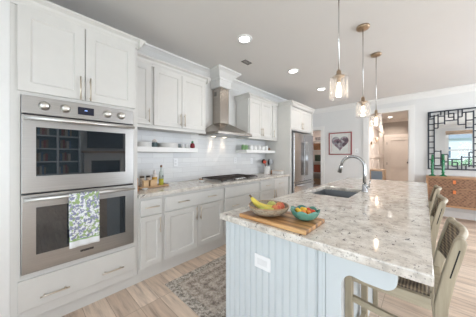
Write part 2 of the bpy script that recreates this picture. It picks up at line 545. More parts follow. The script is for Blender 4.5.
# ================================================================== the setting
H = 2.74
XR = 6.6; YB = -1.2; YF = 6.2
struct('floor', box(BM(), -0.6, XR+0.2, YB-0.15, 10.2, -0.12, 0), M_floor)
struct('ceiling', box(BM(), -0.6, XR+0.2, YB-0.15, 10.2, H, H+0.12), M_ceil)
bm = BM(); box(bm, -0.15, 0, -0.07, YF+0.12, 0, H); struct('wall_left', bm, M_trim)
# wall that runs flush with the oven tower, to the left of it
struct('wall_near', box(BM(), -0.15, 0.604, YB, -0.0685, 0, H), M_trim)
# backsplash
struct('trim_1', box(BM(), 0.0005, 0.010, 0.785, 3.828, 0.918, 1.70), M_tile)
# far wall with the pantry opening and the hall opening
bm = BM()
PX0, PX1, PZ = -0.30, 0.40, 2.10
HX0, HX1, HZ = 1.62, 2.444, 2.385
box(bm, PX1, HX0, YF, YF+0.12, 0, H)
box(bm, HX1, 4.35, YF, YF+0.12, 0, H)
box(bm, 4.35, 6.35, YF, YF+0.12, 0, 0.45); box(bm, 4.35, 6.35, YF, YF+0.12, 2.35, H); box(bm, 6.35, XR, YF, YF+0.12, 0, H)
box(bm, HX0, HX1, YF, YF+0.12, HZ, H)
box(bm, PX0, PX1, YF, YF+0.12, PZ, H)
box(bm, -0.6, PX0, YF, YF+0.12, 0, H)
struct('wall_far', bm, M_wall)
# right wall of the living room
bm = BM()
box(bm, XR, XR+0.15, YB, 3.05, 0, H); box(bm, XR, XR+0.15, 5.75, YF+0.12, 0, H)
box(bm, XR, XR+0.15, 3.05, 5.75, 0, 0.40); box(bm, XR, XR+0.15, 3.05, 5.75, 2.40, H)
struct('wall_right', bm, M_wall)
# wall behind the camera: mirror shows the middle window, outer ones added for light
bm = BM()
def wall_with_holes(bm, x0, x1, holes, y0, y1):
    xs = x0
    for hx0, hx1, z0, z1 in holes:
        box(bm, xs, hx0, y0, y1, 0, H)
        if z0 > 0.01: box(bm, hx0, hx1, y0, y1, 0, z0)
        box(bm, hx0, hx1, y0, y1, z1, H)
        xs = hx1
    box(bm, xs, x1, y0, y1, 0, H)
BH = [(1.05, 2.85, 0.12, 2.40), (3.50, 4.28, 0.75, 2.40), (4.75, 6.35, 0.35, 2.40)]
wall_with_holes(bm, 0.605, XR, BH, YB-0.15, YB)
struct('wall_rear', bm, M_wall)
def window(n, x0, x1, z0, z1, yin, yout, cols, rows=2):
    """casing, sashes and panes of a window set in a wall parallel to x"""
    s = 1 if yin > yout else -1
    bm = BM(); c = 0.09
    ya, yb = yin+s*0.001, yin+s*0.02
    box(bm, x0-c, x0, ya, yb, z0-c, z1+c); box(bm, x1, x1+c, ya, yb, z0-c, z1+c)
    box(bm, x0, x1, ya, yb, z1, z1+c); box(bm, x0, x1, ya, yb, max(0.01, z0-c), z0)
    ym = (yin+yout)/2
    for i in range(cols+1):
        x = x0+(x1-x0)*i/cols; w = 0.03
        box(bm, max(x0, x-w), min(x1, x+w), ym-0.02, ym+0.02, z0, z1)
    for i in range(rows+1):
        z = z0+(z1-z0)*i/rows; w = 0.03
        box(bm, x0+0.03, x1-0.03, ym-0.018, ym+0.018, max(z0, z-w), min(z1, z+w))
    o = struct('window_%d' % n, bm, M_trim)
    p = obj('pane', box(BM(), x0+0.03, x1-0.03, ym-0.003, ym+0.003, z0+0.03, z1-0.03), M_pane, o)
    return o
for i, (x0, x1, z0, z1) in enumerate(BH):
    window(i+1, x0, x1, z0, z1, YB, YB-0.15, 1 if i == 1 else 2)
window(4, 4.35, 6.35, 0.45, 2.35, YF, YF+0.12, 2)  # unseen window added beyond the mirror to carry a fill lamp
bm = BM()
for y0, y1 in ((2.96, 3.05), (5.75, 5.84)): box(bm, XR-0.02, XR-0.001, y0, y1, 0.31, 2.49)
box(bm, XR-0.02, XR-0.001, 3.05, 5.75, 2.40, 2.49); box(bm, XR-0.02, XR-0.001, 3.05, 5.75, 0.31, 0.40)
for k in range(4): box(bm, XR+0.05, XR+0.09, 3.05+k*0.89, 3.08+k*0.89, 0.40, 2.40)
for z in (0.40, 1.38, 2.37): box(bm, XR+0.052, XR+0.088, 3.08, 5.72, z, z+0.03)
w5 = struct('window_5', bm, M_trim)  # unseen window, made up to bring even light from the living room side
obj('pane', box(BM(), XR+0.066, XR+0.072, 3.08, 5.72, 0.43, 2.37), M_pane, w5)
# bamboo shade rolled up at the head of the window the mirror shows
t = thing('roman_shade', 'woven bamboo shade rolled up at the head of the window shown in the mirror', 'blind', (3.89, YB+0.05, 2.36))
obj('headrail', box(BM(), 3.42, 4.36, YB+0.025, YB+0.07, 2.40, 2.46), wood('bamboo', (0.48, 0.34, 0.24), (0.68, 0.52, 0.40)), t)
bm = BM()
for k in range(4): tube(bm, [(3.43, YB+0.05+0.004*k, 2.375-0.022*k), (4.35, YB+0.05+0.004*k, 2.375-0.022*k)], 0.02, 8)
obj('folded_shade', bm, wood('bamboo', (0.48, 0.34, 0.24), (0.68, 0.52, 0.40)), t)
# outdoors: lawn, a hedge and a neighbour's white house
def lawn_mat():
    return simple('lawn', (0.32, 0.44, 0.24), 0.9, var=0.35, scale=3)
struct('ground', box(BM(), -14, 24, -40, YB-0.16, -0.25, -0.13), lawn_mat())
t = thing('neighbouring_house', 'white weatherboard house outdoors, seen through the window in the mirror', 'house', (6.0, -22, -0.13))
obj('walls', box(BM(), 2.5, 9.5, -25, -20, -0.13, 3.2), simple('weatherboard', (0.75, 0.77, 0.80), 0.6), t)
obj('roof', prism(BM(), [(2.1, 3.2), (9.9, 3.2), (6.0, 6.0)], 'y', -25.3, -19.7), simple('roof_shingle', (0.40, 0.44, 0.50), 0.8), t)
for x in (3.7, 6.6):
    w = obj('window', box(BM(), x, x+1.2, -20.0, -19.96, 1.0, 2.4), simple('window_white', (0.85, 0.86, 0.88), 0.5), t)
    obj('pane', box(BM(), x+0.1, x+1.1, -19.96, -19.94, 1.1, 2.3), simple('house_glass', (0.12, 0.18, 0.25), 0.05), w)
bm = BM()
for k in range(26): blob(bm, (2.6+k*0.32+random.uniform(-.1, .1), -14+random.uniform(-.3, .3), 0.35+random.uniform(0, .25)), random.uniform(0.35, 0.55), n=9, jitter=0.12)
tag(obj('hedge', bm, simple('hedge_leaf', (0.25, 0.40, 0.22), 0.85, var=0.4, scale=6)), 'green garden hedge outdoors in front of the white house', 'hedge')

# crown mouldings at the ceiling
def crown_prof(run, rise): return [(0, 0), (0.012, 0), (0.016, rise*0.2), (run*0.35, rise*0.40), (run*0.62, rise*0.66), (run*0.9, rise*0.82), (run, rise*0.84), (run, rise), (0, rise)]
def crown_y(x, sx, y0, y1, run=0.10, rise=0.13): return prism(BM(), [(x+sx*a, H-rise-0.001+b) for a, b in crown_prof(run, rise)], 'y', y0, y1)
def crown_x(y, sy, x0, x1, run=0.10, rise=0.13): return prism(BM(), [(y+sy*a, H-rise-0.001+b) for a, b in crown_prof(run, rise)], 'x', x0, x1)
struct('trim_2', crown_y(0.001, 1, -0.07, YF-0.001, 0.13, 0.16), M_trim)
struct('trim_3', crown_x(YF-0.001, -1, 0.02, XR-0.001), M_trim)
struct('trim_4', crown_y(XR-0.001, -1, YB, YF-0.101), M_trim)
struct('trim_5', crown_x(YB+0.001, 1, 0.617, XR-0.11), M_trim)
# casings of the pantry and hall openings
def casing(n, x0, x1, z, w, left=True):
    bm = BM()
    y0, y1 = YF-0.02, YF-0.0005
    if left: box(bm, x0-w, x0, y0, y1, 0, z); box(bm, x0, x0+0.015, YF-0.0005, YF+0.12, 0, z)
    box(bm, x1, x1+w, y0, y1, 0, z)
    box(bm, x1-0.015, x1, YF-0.0005, YF+0.12, 0, z)
    box(bm, x0-(w if left else 0), x1+w, y0, y1, z, z+w)
    struct('trim_%d' % n, bm, M_trim, bevel=0.003)
casing(6, HX0, HX1, HZ, 0.105)
casing(7, PX0, PX1, PZ, 0.10, left=False)
struct('baseboard_far', box(box(BM(), PX1+0.101, HX0-0.106, YF-0.016, YF-0.0005, 0, 0.14), HX1+0.106, XR-0.001, YF-0.016, YF-0.0005, 0, 0.14), M_trim, bevel=0.003)
struct('baseboard_right', box(BM(), XR-0.016, XR-0.0005, YB+0.001, YF-0.017, 0, 0.14), M_trim, bevel=0.003)
struct('baseboard_near', box(BM(), 0.6045, 0.619, YB+0.001, -0.0695, 0, 0.14), M_trim, bevel=0.003)

# the hall beyond the far wall
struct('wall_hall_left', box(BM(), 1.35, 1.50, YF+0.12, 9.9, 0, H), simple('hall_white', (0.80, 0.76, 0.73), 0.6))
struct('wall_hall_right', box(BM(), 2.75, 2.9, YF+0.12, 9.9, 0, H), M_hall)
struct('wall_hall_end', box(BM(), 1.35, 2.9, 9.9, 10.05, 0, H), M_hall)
bm = BM()
for y0, y1 in ((6.5, 7.5), (7.6, 8.6), (8.7, 9.7)):
    box(bm, 1.501, 1.515, y0, y0+0.07, 0.13, 2.2); box(bm, 1.501, 1.515, y1-0.07, y1, 0.13, 2.2)
box(bm, 1.501, 1.520, 6.34, 9.88, 1.24, 1.32); box(bm, 1.501, 1.520, 6.34, 9.88, 0, 0.13); box(bm, 1.501, 1.520, 6.34, 9.88, 2.2, 2.3)
struct('trim_8', bm, simple('hall_white', (0.80, 0.76, 0.73), 0.6))
bm = BM()
box(bm, 1.51, 1.61, 9.852, 9.899, 0, 2.03); box(bm, 2.30, 2.40, 9.852, 9.899, 0, 2.03); box(bm, 1.51, 2.40, 9.847, 9.899, 2.03, 2.14)
struct('trim_9', bm, M_halldoor)
bm = BM()
X0, X1 = 1.61, 2.30
box(bm, X0, X1, 9.885, 9.899, 0.01, 2.03)
box(bm, X0, X0+0.11, 9.862, 9.886, 0.01, 2.03); box(bm, X1-0.11, X1, 9.862, 9.886, 0.01, 2.03)
for z0, z1 in ((0.01, 0.24), (0.86, 1.02), (1.9, 2.03)): box(bm, X0+0.11, X1-0.11, 9.862, 9.886, z0, z1)
d1 = struct('door_1', bm, M_halldoor, label='closed two panel door at the end of the hall', cat='door')
bm = BM()
tube(bm, [(2.25, 9.862, 1.05), (2.25, 9.83, 1.05)], 0.012, 8); blob(bm, (2.25, 9.82, 1.05), 0.032)
obj('door_handle', bm, M_dark, d1, label='dark round doorknob')
bm = BM()
for z in (0.25, 1.0, 1.8): box(bm, X0-0.012, X0+0.012, 9.852, 9.862, z-0.045, z+0.045)
obj('hinge', bm, M_dark, d1, label='dark hinges')
struct('trim_10', prism(BM(), [(9.899-a, H-0.111+b) for a, b in crown_prof(0.08, 0.11)], 'x', 1.501, 2.749), simple('hall_white', (0.80, 0.76, 0.73), 0.6))
# pantry behind the far wall
struct('wall_pantry', box(box(box(BM(), -0.6, 1.35, 7.45, 7.55, 0, H), -0.6, -0.5, YF+0.12, 7.45, 0, H), 0.95, 1.05, YF+0.121, 7.45, 0, H), simple('pantry_paint', (0.74, 0.68, 0.65), 0.6))
struct('wall_end_left', box(BM(), -0.6, -0.151, -0.07, 6.199, 0, H), M_wall)

# ================================================================== ceiling fittings
def can(x, y, label):
    t = thing('recessed_light', label, 'ceiling light', (x, y, H-0.012), 'recessed ceiling lights')
    bm = BM(); n = 28
    lathe(bm, [(0.062, H-0.004), (0.066, H-0.012), (0.092, H-0.010), (0.095, H-0.0005)], (x, y), n, cap=False)
    obj('trim_ring', bm, M_plastic, t)
    obj('lens', lathe(BM(), [(0.0, H-0.0075), (0.062, H-0.006)], (x, y), n, cap=False), emit('can_lens', (1.0, 0.94, 0.86), 22.0), t, label='glowing white lens')
    return t
CAN_L = ['round recessed ceiling light above the aisle, nearest the oven tower', 'round recessed ceiling light above the aisle, middle one of the row before the fridge',
         'round recessed ceiling light closest to the fridge', 'unseen recessed light added above the near end of the island', 
         'unseen recessed light added above the living room, near the rear window', 'unseen recessed light added in the middle of the living room', 'unseen recessed light added in front of the mirror wall',
         'unseen recessed light added before the fireplace', 'unseen recessed light added in the far living room corner', 'unseen recessed light added before the bookcase']
for (x, y), l in zip(CANS, CAN_L): can(x, y, l)
t = can(1.78, 9.25, 'glowing recessed light in the hall ceiling before the panelled door'); t['group'] = 'hall ceiling light'
can(2.25, 7.3, 'unseen recessed light added in the hall ceiling just inside the hall opening')['group'] = 'hall ceiling light'
can(0.2, 6.7, 'recessed light in the pantry ceiling past the fridge')['group'] = 'pantry ceiling light'
spot('hall_can_or_fill_light', (1.78, 9.25, 2.70), 80, (1.0, 0.86, 0.74), 150, 0.9)
spot('hall_can_or_fill_light', (2.25, 7.3, 2.70), 190, (1.0, 0.87, 0.77), 150, 0.9)  # unseen spot added to brighten the hall; its can was built to match
spot('pantry_light', (0.2, 6.7, 2.70), 45, (1.0, 0.84, 0.74), 150, 0.9)
# ceiling vent
t = thing('ceiling_vent', 'small dark slatted air vent in the ceiling above the range hood', 'vent', (0.72, 2.32, H-0.012))
bm = BM()
vx0, vx1, vy0, vy1 = 0.68, 0.765, 2.255, 2.405
box(bm, vx0, vx1, vy0, vy0+0.012, H-0.010, H-0.0005); box(bm, vx0, vx1, vy1-0.012, vy1, H-0.010, H-0.0005)
box(bm, vx0, vx0+0.012, vy0+0.012, vy1-0.012, H-0.010, H-0.0005); box(bm, vx1-0.012, vx1, vy0+0.012, vy1-0.012, H-0.010, H-0.0005)
obj('frame', bm, simple('vent_grey', (0.24, 0.23, 0.22), 0.5), t)
bm = BM()
for k in range(5): bar(bm, (vx0+0.016+k*0.0133, vy0+0.013, H-0.006), (vx0+0.016+k*0.0133, vy1-0.013, H-0.006), 0.010, 0.003, (0.5, 0, 0.8))
obj('slats', bm, simple('vent_grey', (0.24, 0.23, 0.22), 0.5), t)

# ================================================================== oven tower
TX = 0.605          # carcass front
TY0, TY1 = -0.068, 0.780
t = thing('oven_tower_cabinet', 'tall white cabinet around the stainless double wall oven', 'cabinet', ((TX)/2, (TY0+TY1)/2, 0))
bm = BM()
OY0, OY1, OZ0, OZ1 = -0.014, 0.734, 0.445, 1.738
box(bm, 0.005, TX, TY0, OY0-0.003, 0.106, 2.39); box(bm, 0.005, TX, OY1+0.003, TY1, 0.106, 2.39)
box(bm, 0.005, TX, OY0-0.003, OY1+0.003, 0.106, OZ0-0.003); box(bm, 0.005, TX, OY0-0.003, OY1+0.003, OZ1+0.003, 2.39)
box(bm, 0.005, 0.02, OY0-0.003, OY1+0.003, OZ0-0.003, OZ1+0.003)
obj('carcass', bm, M_cab, t, bevel=0.002)
obj('toe_board', box(BM(), 0.02, 0.55, TY0+.001, TY1-.001, 0.0, 0.1055), M_isl, t)
door(t, -0.033, 0.350, 1.768, 2.372, TX+0.0005, 0.318, 1.86, 0.19, 0.065)
door(t, 0.356, 0.752, 1.768, 2.372, TX+0.0005, 0.385, 1.86, 0.19, 0.065)
dr = drawer(t, -0.033, 0.752, 0.185, 0.405, TX+0.0005, (0.165, 0.555), 0.17, 0.258)
bm = BM()
crown(bm, TX+0.002, TY0+0.002, TY1+0.0, 2.372, 0.06, 0.085)
prism(bm, [(TY1+a, 2.372+b) for a, b in [(0, 0), (0.012, 0), (0.014, 0.016), (0.027, 0.036), (0.033, 0.053), (0.054, 0.066), (0.06, 0.07), (0.06, 0.085), (0, 0.085)]], 'x', 0.44, TX+0.062)
box(bm, 0.005, TX+0.02, TY0+0.002, TY1, 2.392, 2.457)
obj('crown_moulding', bm, M_cab, t)
struct('trim_11', box(BM(), 0.556, 0.572, TY0+0.002, 3.82, 0.0, 0.105), M_cab)

# the double wall oven
t = thing('double_wall_oven', 'stainless steel double wall oven with knobs and two glass doors', 'oven', (TX/2, (OY0+OY1)/2, OZ0))
obj('body', box(BM(), 0.03, TX+0.004, OY0, OY1, OZ0, OZ1), M_dark, t)
FX = TX+0.004
cp = obj('control_panel', box(BM(), FX, FX+0.024, OY0, OY1, 1.608, OZ1), M_steel, t, bevel=0.003)
obj('display', box(BM(), FX+0.0245, FX+0.026, 0.302, 0.412, 1.644, 1.706), simple('display_blue_black', (0.01, 0.012, 0.03), 0.1), cp)
bm = BM()
box(bm, FX+0.0262, FX+0.0268, 0.347, 0.367, 1.676, 1.684)
obj('display_digits', bm, emit('display_glow', (0.35, 0.5, 1.0), 0.5), cp, label='glowing blue clock digits')
for i, y in enumerate((0.105, 0.225, 0.512, 0.622)):
    bm = BM()
    n = 20
    prof = [(0.033, 0.0), (0.033, 0.006), (0.026, 0.010), (0.0245, 0.036), (0.022, 0.040), (0.0, 0.040)]
    lathe(bm, [(r, z) for r, z in prof], (0, 0), n)
    bmesh.ops.rotate(bm, verts=bm.verts[:], cent=(0, 0, 0), matrix=Matrix.Rotation(PI/2, 3, 'Y'))
    bmesh.ops.translate(bm, verts=bm.verts[:], vec=(FX+0.024, y, 1.676))
    k = obj('knob', bm, simple('knob_metal', (0.72, 0.70, 0.66), 0.28, 1.0), cp)
def oven_door(z0, z1, gz0, gz1, hz):
    d = obj('oven_door', box(BM(), FX, FX+0.030, OY0, OY1, z0, z1), M_steel, t, bevel=0.004)
    g = obj('window_glass', box(BM(), FX+0.0302, FX+0.0325, 0.060, 0.657, gz0, gz1), M_oglass, d, label='dark reflective glass')
    bm = BM()
    tube(bm, [(FX+0.075, OY0+0.012, hz), (FX+0.075, OY1-0.012, hz)], 0.0125, 12)
    for y in (OY0+0.045, OY1-0.045): tube(bm, [(FX+0.030, y, hz), (FX+0.075, y, hz)], 0.009, 8)
    obj('handle', bm, M_satin, d, label='satin steel tube handle')
    return d
dU = oven_door(1.030, 1.598, 1.152, 1.512, 1.572)
dL = oven_door(0.452, 1.020, 0.578, 0.922, 0.988)
b = obj('badge', box(BM(), FX+0.0302, FX+0.0325, 0.318, 0.408, 0.507, 0.523), M_dark, dL)
bm = BM()
for k in range(8):
    y = 0.326+k*0.0095
    box(bm, FX+0.0326, FX+0.0331, y, y+0.0012, 0.511, 0.519)
    if k % 2: box(bm, FX+0.0326, FX+0.0331, y, y+0.005, 0.511, 0.5125)
    if k % 3: box(bm, FX+0.0326, FX+0.0331, y, y+0.005, 0.5175, 0.519)
obj('badge_lettering', bm, M_chrome, b)
obj('vent_gap', box(BM(), FX-0.001, FX+0.012, OY0+0.002, OY1-0.002, 0.446, 0.4515), M_rubber, t)

# towel over the lower handle
def towel():
    bm = BM()
    hx, hz = FX+0.075, 0.988
    path = [(hx-0.0165, 0.60+0.10*i/4) for i in range(0)]
    path = []
    for i in range(8): path.append((hx-0.0165, 0.72+(hz-0.72)*i/8))
    for i in range(9):
        a = PI - PI*i/8
        path.append((hx+0.0165*math.cos(a), hz+0.0165*math.sin(a)))
    for i in range(1, 21): path.append((hx+0.0165, hz-(hz-0.578)*i/20))
    n = 16; rows = []
    y0, y1 = 0.240, 0.437
    for k, (x, z) in enumerate(path):
        r = []
        for j in range(n+1):
            y = y0+(y1-y0)*j/n
            dr = max(0, (hz-z))
            w = 0.0
            if k > 16: w = 0.012*dr*2*(0.5+0.5*math.sin(j*0.9))
            r.append(bm.verts.new((x+w, y+(0.008*dr*math.sin(j)), z)))
        rows.append(r)
    for A, B in zip(rows, rows[1:]):
        for j in range(n):
            f = bm.faces.new((A[j], A[j+1], B[j+1], B[j])); f.smooth = True
    o = obj('dish_towel', bm, towel_mat())
    s = o.modifiers.new('thick', 'SOLIDIFY'); s.thickness = 0.003; s.offset = 1
    return tag(o, 'white dish towel with lavender and green flowers over the lower oven handle', 'towel')
towel()

# ================================================================== base cabinets
BX = 0.600
def base_cab(label, y0, y1, build):
    t = thing('base_cabinet', label, 'cabinet', (BX/2, (y0+y1)/2, 0), 'base cabinets along the wall')
    bm = BM()
    box(bm, 0.012, BX, y0, y1, 0.106, 0.874)
    box(bm, 0.012, 0.55, y0, y1, 0.0, 0.106)
    obj('carcass', bm, M_cab, t)
    build(t)
    return t
def b1(t):
    drawer(t, 0.805, 1.027, 0.690, 0.842, BX+.0005, (0.916,), 0.15)
    door(t, 0.805, 1.027, 0.150, 0.672, BX+.0005, 1.000, 0.565, 0.16, 0.05)
base_cab('narrow white base cabinet with one drawer and door beside the oven tower', 0.783, 1.047, b1)
def b2(t):
    drawer(t, 1.069, 1.935, 0.690, 0.842, BX+.0005, (1.29, 1.72), 0.15)
    door(t, 1.069, 1.498, 0.150, 0.672, BX+.0005, 1.470, 0.585, 0.16)
    door(t, 1.504, 1.935, 0.150, 0.672, BX+.0005, 1.533, 0.585, 0.16)
base_cab('wide white base cabinet with two doors under one drawer, left of the cooktop', 1.049, 1.952, b2)
def b3(t):
    drawer(t, 1.972, 2.785, 0.690, 0.842, BX+.0005, ())
    drawer(t, 1.972, 2.785, 0.425, 0.672, BX+.0005, (2.17, 2.59), 0.15, 0.56)
    drawer(t, 1.972, 2.785, 0.150, 0.408, BX+.0005, (2.17, 2.59), 0.15, 0.30)
base_cab('white base cabinet of wide drawers under the gas cooktop', 1.954, 2.802, b3)
def b4(t):
    drawer(t, 2.822, 3.255, 0.690, 0.842, BX+.0005, (3.04,), 0.15)
    drawer(t, 3.265, 3.700, 0.690, 0.842, BX+.0005, (3.48,), 0.15)
    door(t, 2.822, 3.255, 0.150, 0.672, BX+.0005, 3.228, 0.585, 0.16)
    door(t, 3.265, 3.700, 0.150, 0.672, BX+.0005, 3.294, 0.585, 0.16)
base_cab('white base cabinet with two drawers and two doors, nearest the fridge', 2.804, 3.820, b4)

# worktop of the wall run
bm = BM(); box(bm, 0.012, 0.645, 0.7825, 3.829, 0.8755, 0.915)
tag(obj('worktop', bm, M_granite, bevel=0.006), 'speckled cream granite worktop along the wall under the shelves', 'worktop')

# ================================================================== wall cabinets
UX = 0.325
def upper(name_label, y0, y1, doors, extra=None, ret=False):
    t = thing('wall_cabinet', name_label, 'cabinet', (UX/2, (y0+y1)/2, 1.645), 'white wall cabinets')
    bm = BM(); box(bm, 0.012, UX, y0, y1, 1.655, 2.39)
    obj('carcass', bm, M_cab, t, bevel=0.002)
    for (a, b, hy) in doors: door(t, a, b, 1.672, 2.372, UX+.0005, hy, 1.775, 0.16, 0.055)
    bm = BM(); box(bm, UX-0.02, UX+0.012, y0, y1, 1.632, 1.6545); box(bm, 0.012, UX-0.02, y0, y1, 1.640, 1.6545)
    obj('light_rail', bm, M_cab, t)
    bm = BM()
    crown(bm, UX+0.002, y0, y1, 2.372, 0.06, 0.085)
    box(bm, 0.012, UX+0.02, y0, y1, 2.392, 2.457)
    if ret == 'low': prism(bm, [(y0-a, 2.372+b) for a, b in [(0, 0), (0.012, 0), (0.033, 0.053), (0.06, 0.07), (0.06, 0.085), (0, 0.085)]], 'x', 0.012, UX+0.062)
    if ret == 'high': prism(bm, [(y1+a, 2.372+b) for a, b in [(0, 0), (0.012, 0), (0.033, 0.053), (0.06, 0.07), (0.06, 0.085), (0, 0.085)]], 'x', 0.012, UX+0.062)
    obj('crown_moulding', bm, M_cab, t)
    return t
upper('narrow white wall cabinet with one door beside the oven tower', 0.783, 1.047, [(0.80, 1.027, 1.000)])
upper('white two-door wall cabinet left of the range hood', 1.049, 1.850, [(1.066, 1.440, 1.412), (1.446, 1.832, 1.474)], ret='high')
upper('white two-door wall cabinet right of the range hood', 2.840, 3.612, [(2.862, 3.228, 3.202), (3.234, 3.600, 3.260)], ret='low')
upper('narrow white wall cabinet with one door against the fridge surround', 3.614, 3.828, [(3.626, 3.818, 3.655)])

def shelf(label, y0, y1, z0, z1):
    return tag(obj('floating_shelf', box(BM(), 0.0105, 0.285, y0, y1, z0, z1), M_trim, bevel=0.003), label, 'shelf', 'white floating shelves')
shelf('white floating shelf with stacked plates beside the oven tower', 0.783, 1.742, 1.350, 1.412)
shelf('white floating shelf with mugs right of the range hood', 2.842, 3.828, 1.362, 1.420)

# ================================================================== hood
HY0, HY1 = 1.95, 2.74
t = thing('range_hood', 'stainless chimney range hood above the gas cooktop', 'hood', (0.25, 2.345, 1.635))
bm = BM()
# pyramid canopy
def rect(x0, x1, y0, y1, z): return [bm.verts.new(p) for p in ((x0, y0, z), (x1, y0, z), (x1, y1, z), (x0, y1, z))]
R = [rect(0.012, 0.50, HY0, HY1, 1.64), rect(0.012, 0.50, HY0, HY1, 1.675), rect(0.012, 0.225, 2.235, 2.455, 1.855)]
fs = [bm.faces.new(R[0][::-1]), bm.faces.new(R[2])]
for A, B in zip(R, R[1:]):
    for i in range(4): fs.append(bm.faces.new((A[i], A[(i+1) % 4], B[(i+1) % 4], B[i])))
bmesh.ops.recalc_face_normals(bm, faces=fs)
obj('canopy', bm, M_hood, t, bevel=0.003)
ch = obj('chimney', box(BM(), 0.012, 0.215, 2.245, 2.445, 1.8551, 2.455), M_hood, t, bevel=0.003)
bm = BM()
for k in range(5): box(bm, 0.06, 0.12, 2.2440, 2.2449, 2.33+k*0.014, 2.338+k*0.014)
obj('vent_slots', bm, M_dark, ch)
obj('filter', box(BM(), 0.06, 0.46, HY0+0.05, HY1-0.05, 1.634, 1.6395), simple('filter_metal', (0.35, 0.35, 0.35), 0.4, 1.0), t)
for y in (2.215, 2.475):
    obj('lamp', lathe(BM(), [(0.0, 1.631), (0.030, 1.6315), (0.034, 1.6338)], (0.075, y), 20, cap=False), emit('hood_lamp', (1.0, 0.85, 0.65), 6), t, label='round glowing halogen lamp')
    s = spot('hood_light', (0.065, y, 1.626), 4.2, (1.0, 0.76, 0.52), 78, 1.0, 0.02)
    s.rotation_euler = (0, math.radians(4), 0)
bm = BM()
for k in range(4):
    tube(bm, [(0.5005, 2.30+k*0.03, 1.657), (0.503, 2.30+k*0.03, 1.657)], 0.006, 8)
obj('buttons', bm, M_dark, t)
# boxed soffit over the chimney, with its own crown
bm = BM(); box(bm, 0.0005, 0.235, 2.215, 2.475, 2.46, H-0.001)
def ring3(a, z): return [bm.verts.new(p) for p in ((0.0008, 2.215-a, z), (0.235+a, 2.215-a, z), (0.235+a, 2.475+a, z), (0.0008, 2.475+a, z))]
RR = [ring3(a+0.001, H-0.161+b) for a, b in crown_prof(0.13, 0.16)[:-1]]
for A, B in zip(RR, RR[1:]):
    for i in range(3): bm.faces.new((A[i], A[i+1], B[i+1], B[i]))
bm.faces.new(RR[0][::-1]); bm.faces.new(RR[-1])
struct('trim_12', bm, M_trim)

# ================================================================== cooktop
CY0, CY1, CX0, CX1 = 1.945, 2.815, 0.075, 0.600
t = thing('gas_cooktop', 'gas cooktop with dark cast iron grates and front knobs, under the range hood', 'cooktop', (0.34, 2.38, 0.9155))
obj('tray', box(BM(), CX0, CX1, CY0, CY1, 0.9155, 0.924), M_steel, t, bevel=0.003)
for i, (x, y, r) in enumerate(((0.20, 2.10, .04), (0.45, 2.10, .045), (0.32, 2.38, .06), (0.20, 2.66, .045), (0.45, 2.66, .04))):
    obj('burner', lathe(BM(), [(r+0.012, 0.9241), (r+0.012, 0.931), (r, 0.932), (r, 0.940), (0.0, 0.942)], (x, y), 20), M_dark, t)
for y0, y1 in ((CY0+0.015, 2.232), (2.240, 2.520), (2.528, CY1-0.015)):
    bm = BM(); w = 0.012; z0, z1 = 0.945, 0.960
    xa, xb = CX0+0.02, CX1-(0.03 if y0 < 2.2 or y0 > 2.5 else 0.10)
    for x in (xa, xb-w, (xa+xb)/2-w/2): box(bm, x, x+w, y0, y1, z0, z1)
    for k in range(4):
        y = y0+(y1-y0-w)*k/3; box(bm, xa, xb, y, y+w, z0+.0005, z1-.0005)
    for x in (xa, xb-w):
        for y in (y0, y1-w): box(bm, x, x+w, y, y+w, 0.9242, z0)
    obj('grate', bm, M_iron, t)
for k in range(5):
    obj('knob', lathe(BM(), [(0.019, 0.9241), (0.018, 0.945), (0.015, 0.949), (0.0, 0.949)], (0.545, 2.285+k*0.048), 16), M_chrome, t, label='round steel knob')

# ================================================================== fridge surround and fridge
t = thing('fridge_surround_cabinet', 'tall white cabinet surround with two doors above the fridge', 'cabinet', (0.32, 4.39, 0))
bm = BM()
box(bm, 0.012, 0.655, 3.830, 3.868, 0, 2.40); box(bm, 0.012, 0.655, 4.925, 4.965, 0, 2.40)
box(bm, 0.012, 0.620, 3.868, 4.925, 1.86, 2.40)
obj('carcass', bm, M_cab, t, bevel=0.002)
door(t, 3.880, 4.392, 1.885, 2.365, 0.6205, 4.362, 1.985, 0.15, 0.055)
door(t, 4.400, 4.912, 1.885, 2.365, 0.6205, 4.430, 1.985, 0.15, 0.055)
bm = BM(); crown(bm, 0.657, 3.830, 4.965, 2.372, 0.06, 0.085)
box(bm, 0.012, 0.66, 3.830, 4.965, 2.4005, 2.457)
prism(bm, [(3.830-a, 2.372+b) for a, b in [(0, 0), (0.012, 0), (0.033, 0.053), (0.06, 0.07), (0.06, 0.085), (0, 0.085)]], 'x', 0.39, 0.717)
obj('crown_moulding', bm, M_cab, t)
FY0, FY1 = 3.900, 4.880
t = thing('fridge', 'stainless French door fridge in the white surround at the end of the run', 'fridge', (0.35, 4.39, 0))
obj('body', box(BM(), 0.03, 0.640, FY0, FY1, 0.02, 1.800), simple('fridge_grey', (0.30, 0.31, 0.32), 0.4, 0.6), t)
def fsteel():
    m, nt, b = new_mat('fridge_steel')
    f = noise(nt, coords(nt, (3, 3, 200)), 1.0, 2)
    nt.links.new(ramp(nt, f, [(0.3, (0.47, 0.48, 0.50)), (0.7, (0.55, 0.56, 0.58))]), b.inputs['Base Color'])
    S(b, Metallic=1.0, Roughness=0.16)
    return m
M_fsteel = fsteel()
for y0, y1, hy in ((FY0+.002, 4.386, 4.352), (4.394, FY1-.002, 4.428)):
    d = obj('door', box(BM(), 0.6405, 0.705, y0, y1, 0.735, 1.800), M_fsteel, t, bevel=0.006)
    bm = BM(); tube(bm, [(0.755, hy, 0.86), (0.755, hy, 1.62)], 0.013, 10)
    for z in (0.90, 1.58): tube(bm, [(0.705, hy, z), (0.755, hy, z)], 0.009, 8)
    obj('handle', bm, simple('handle_steel', (0.38, 0.39, 0.41), 0.3, 1.0), d)
d = obj('freezer_drawer', box(BM(), 0.6405, 0.705, FY0+.002, FY1-.002, 0.07, 0.725), M_fsteel, t, bevel=0.006)
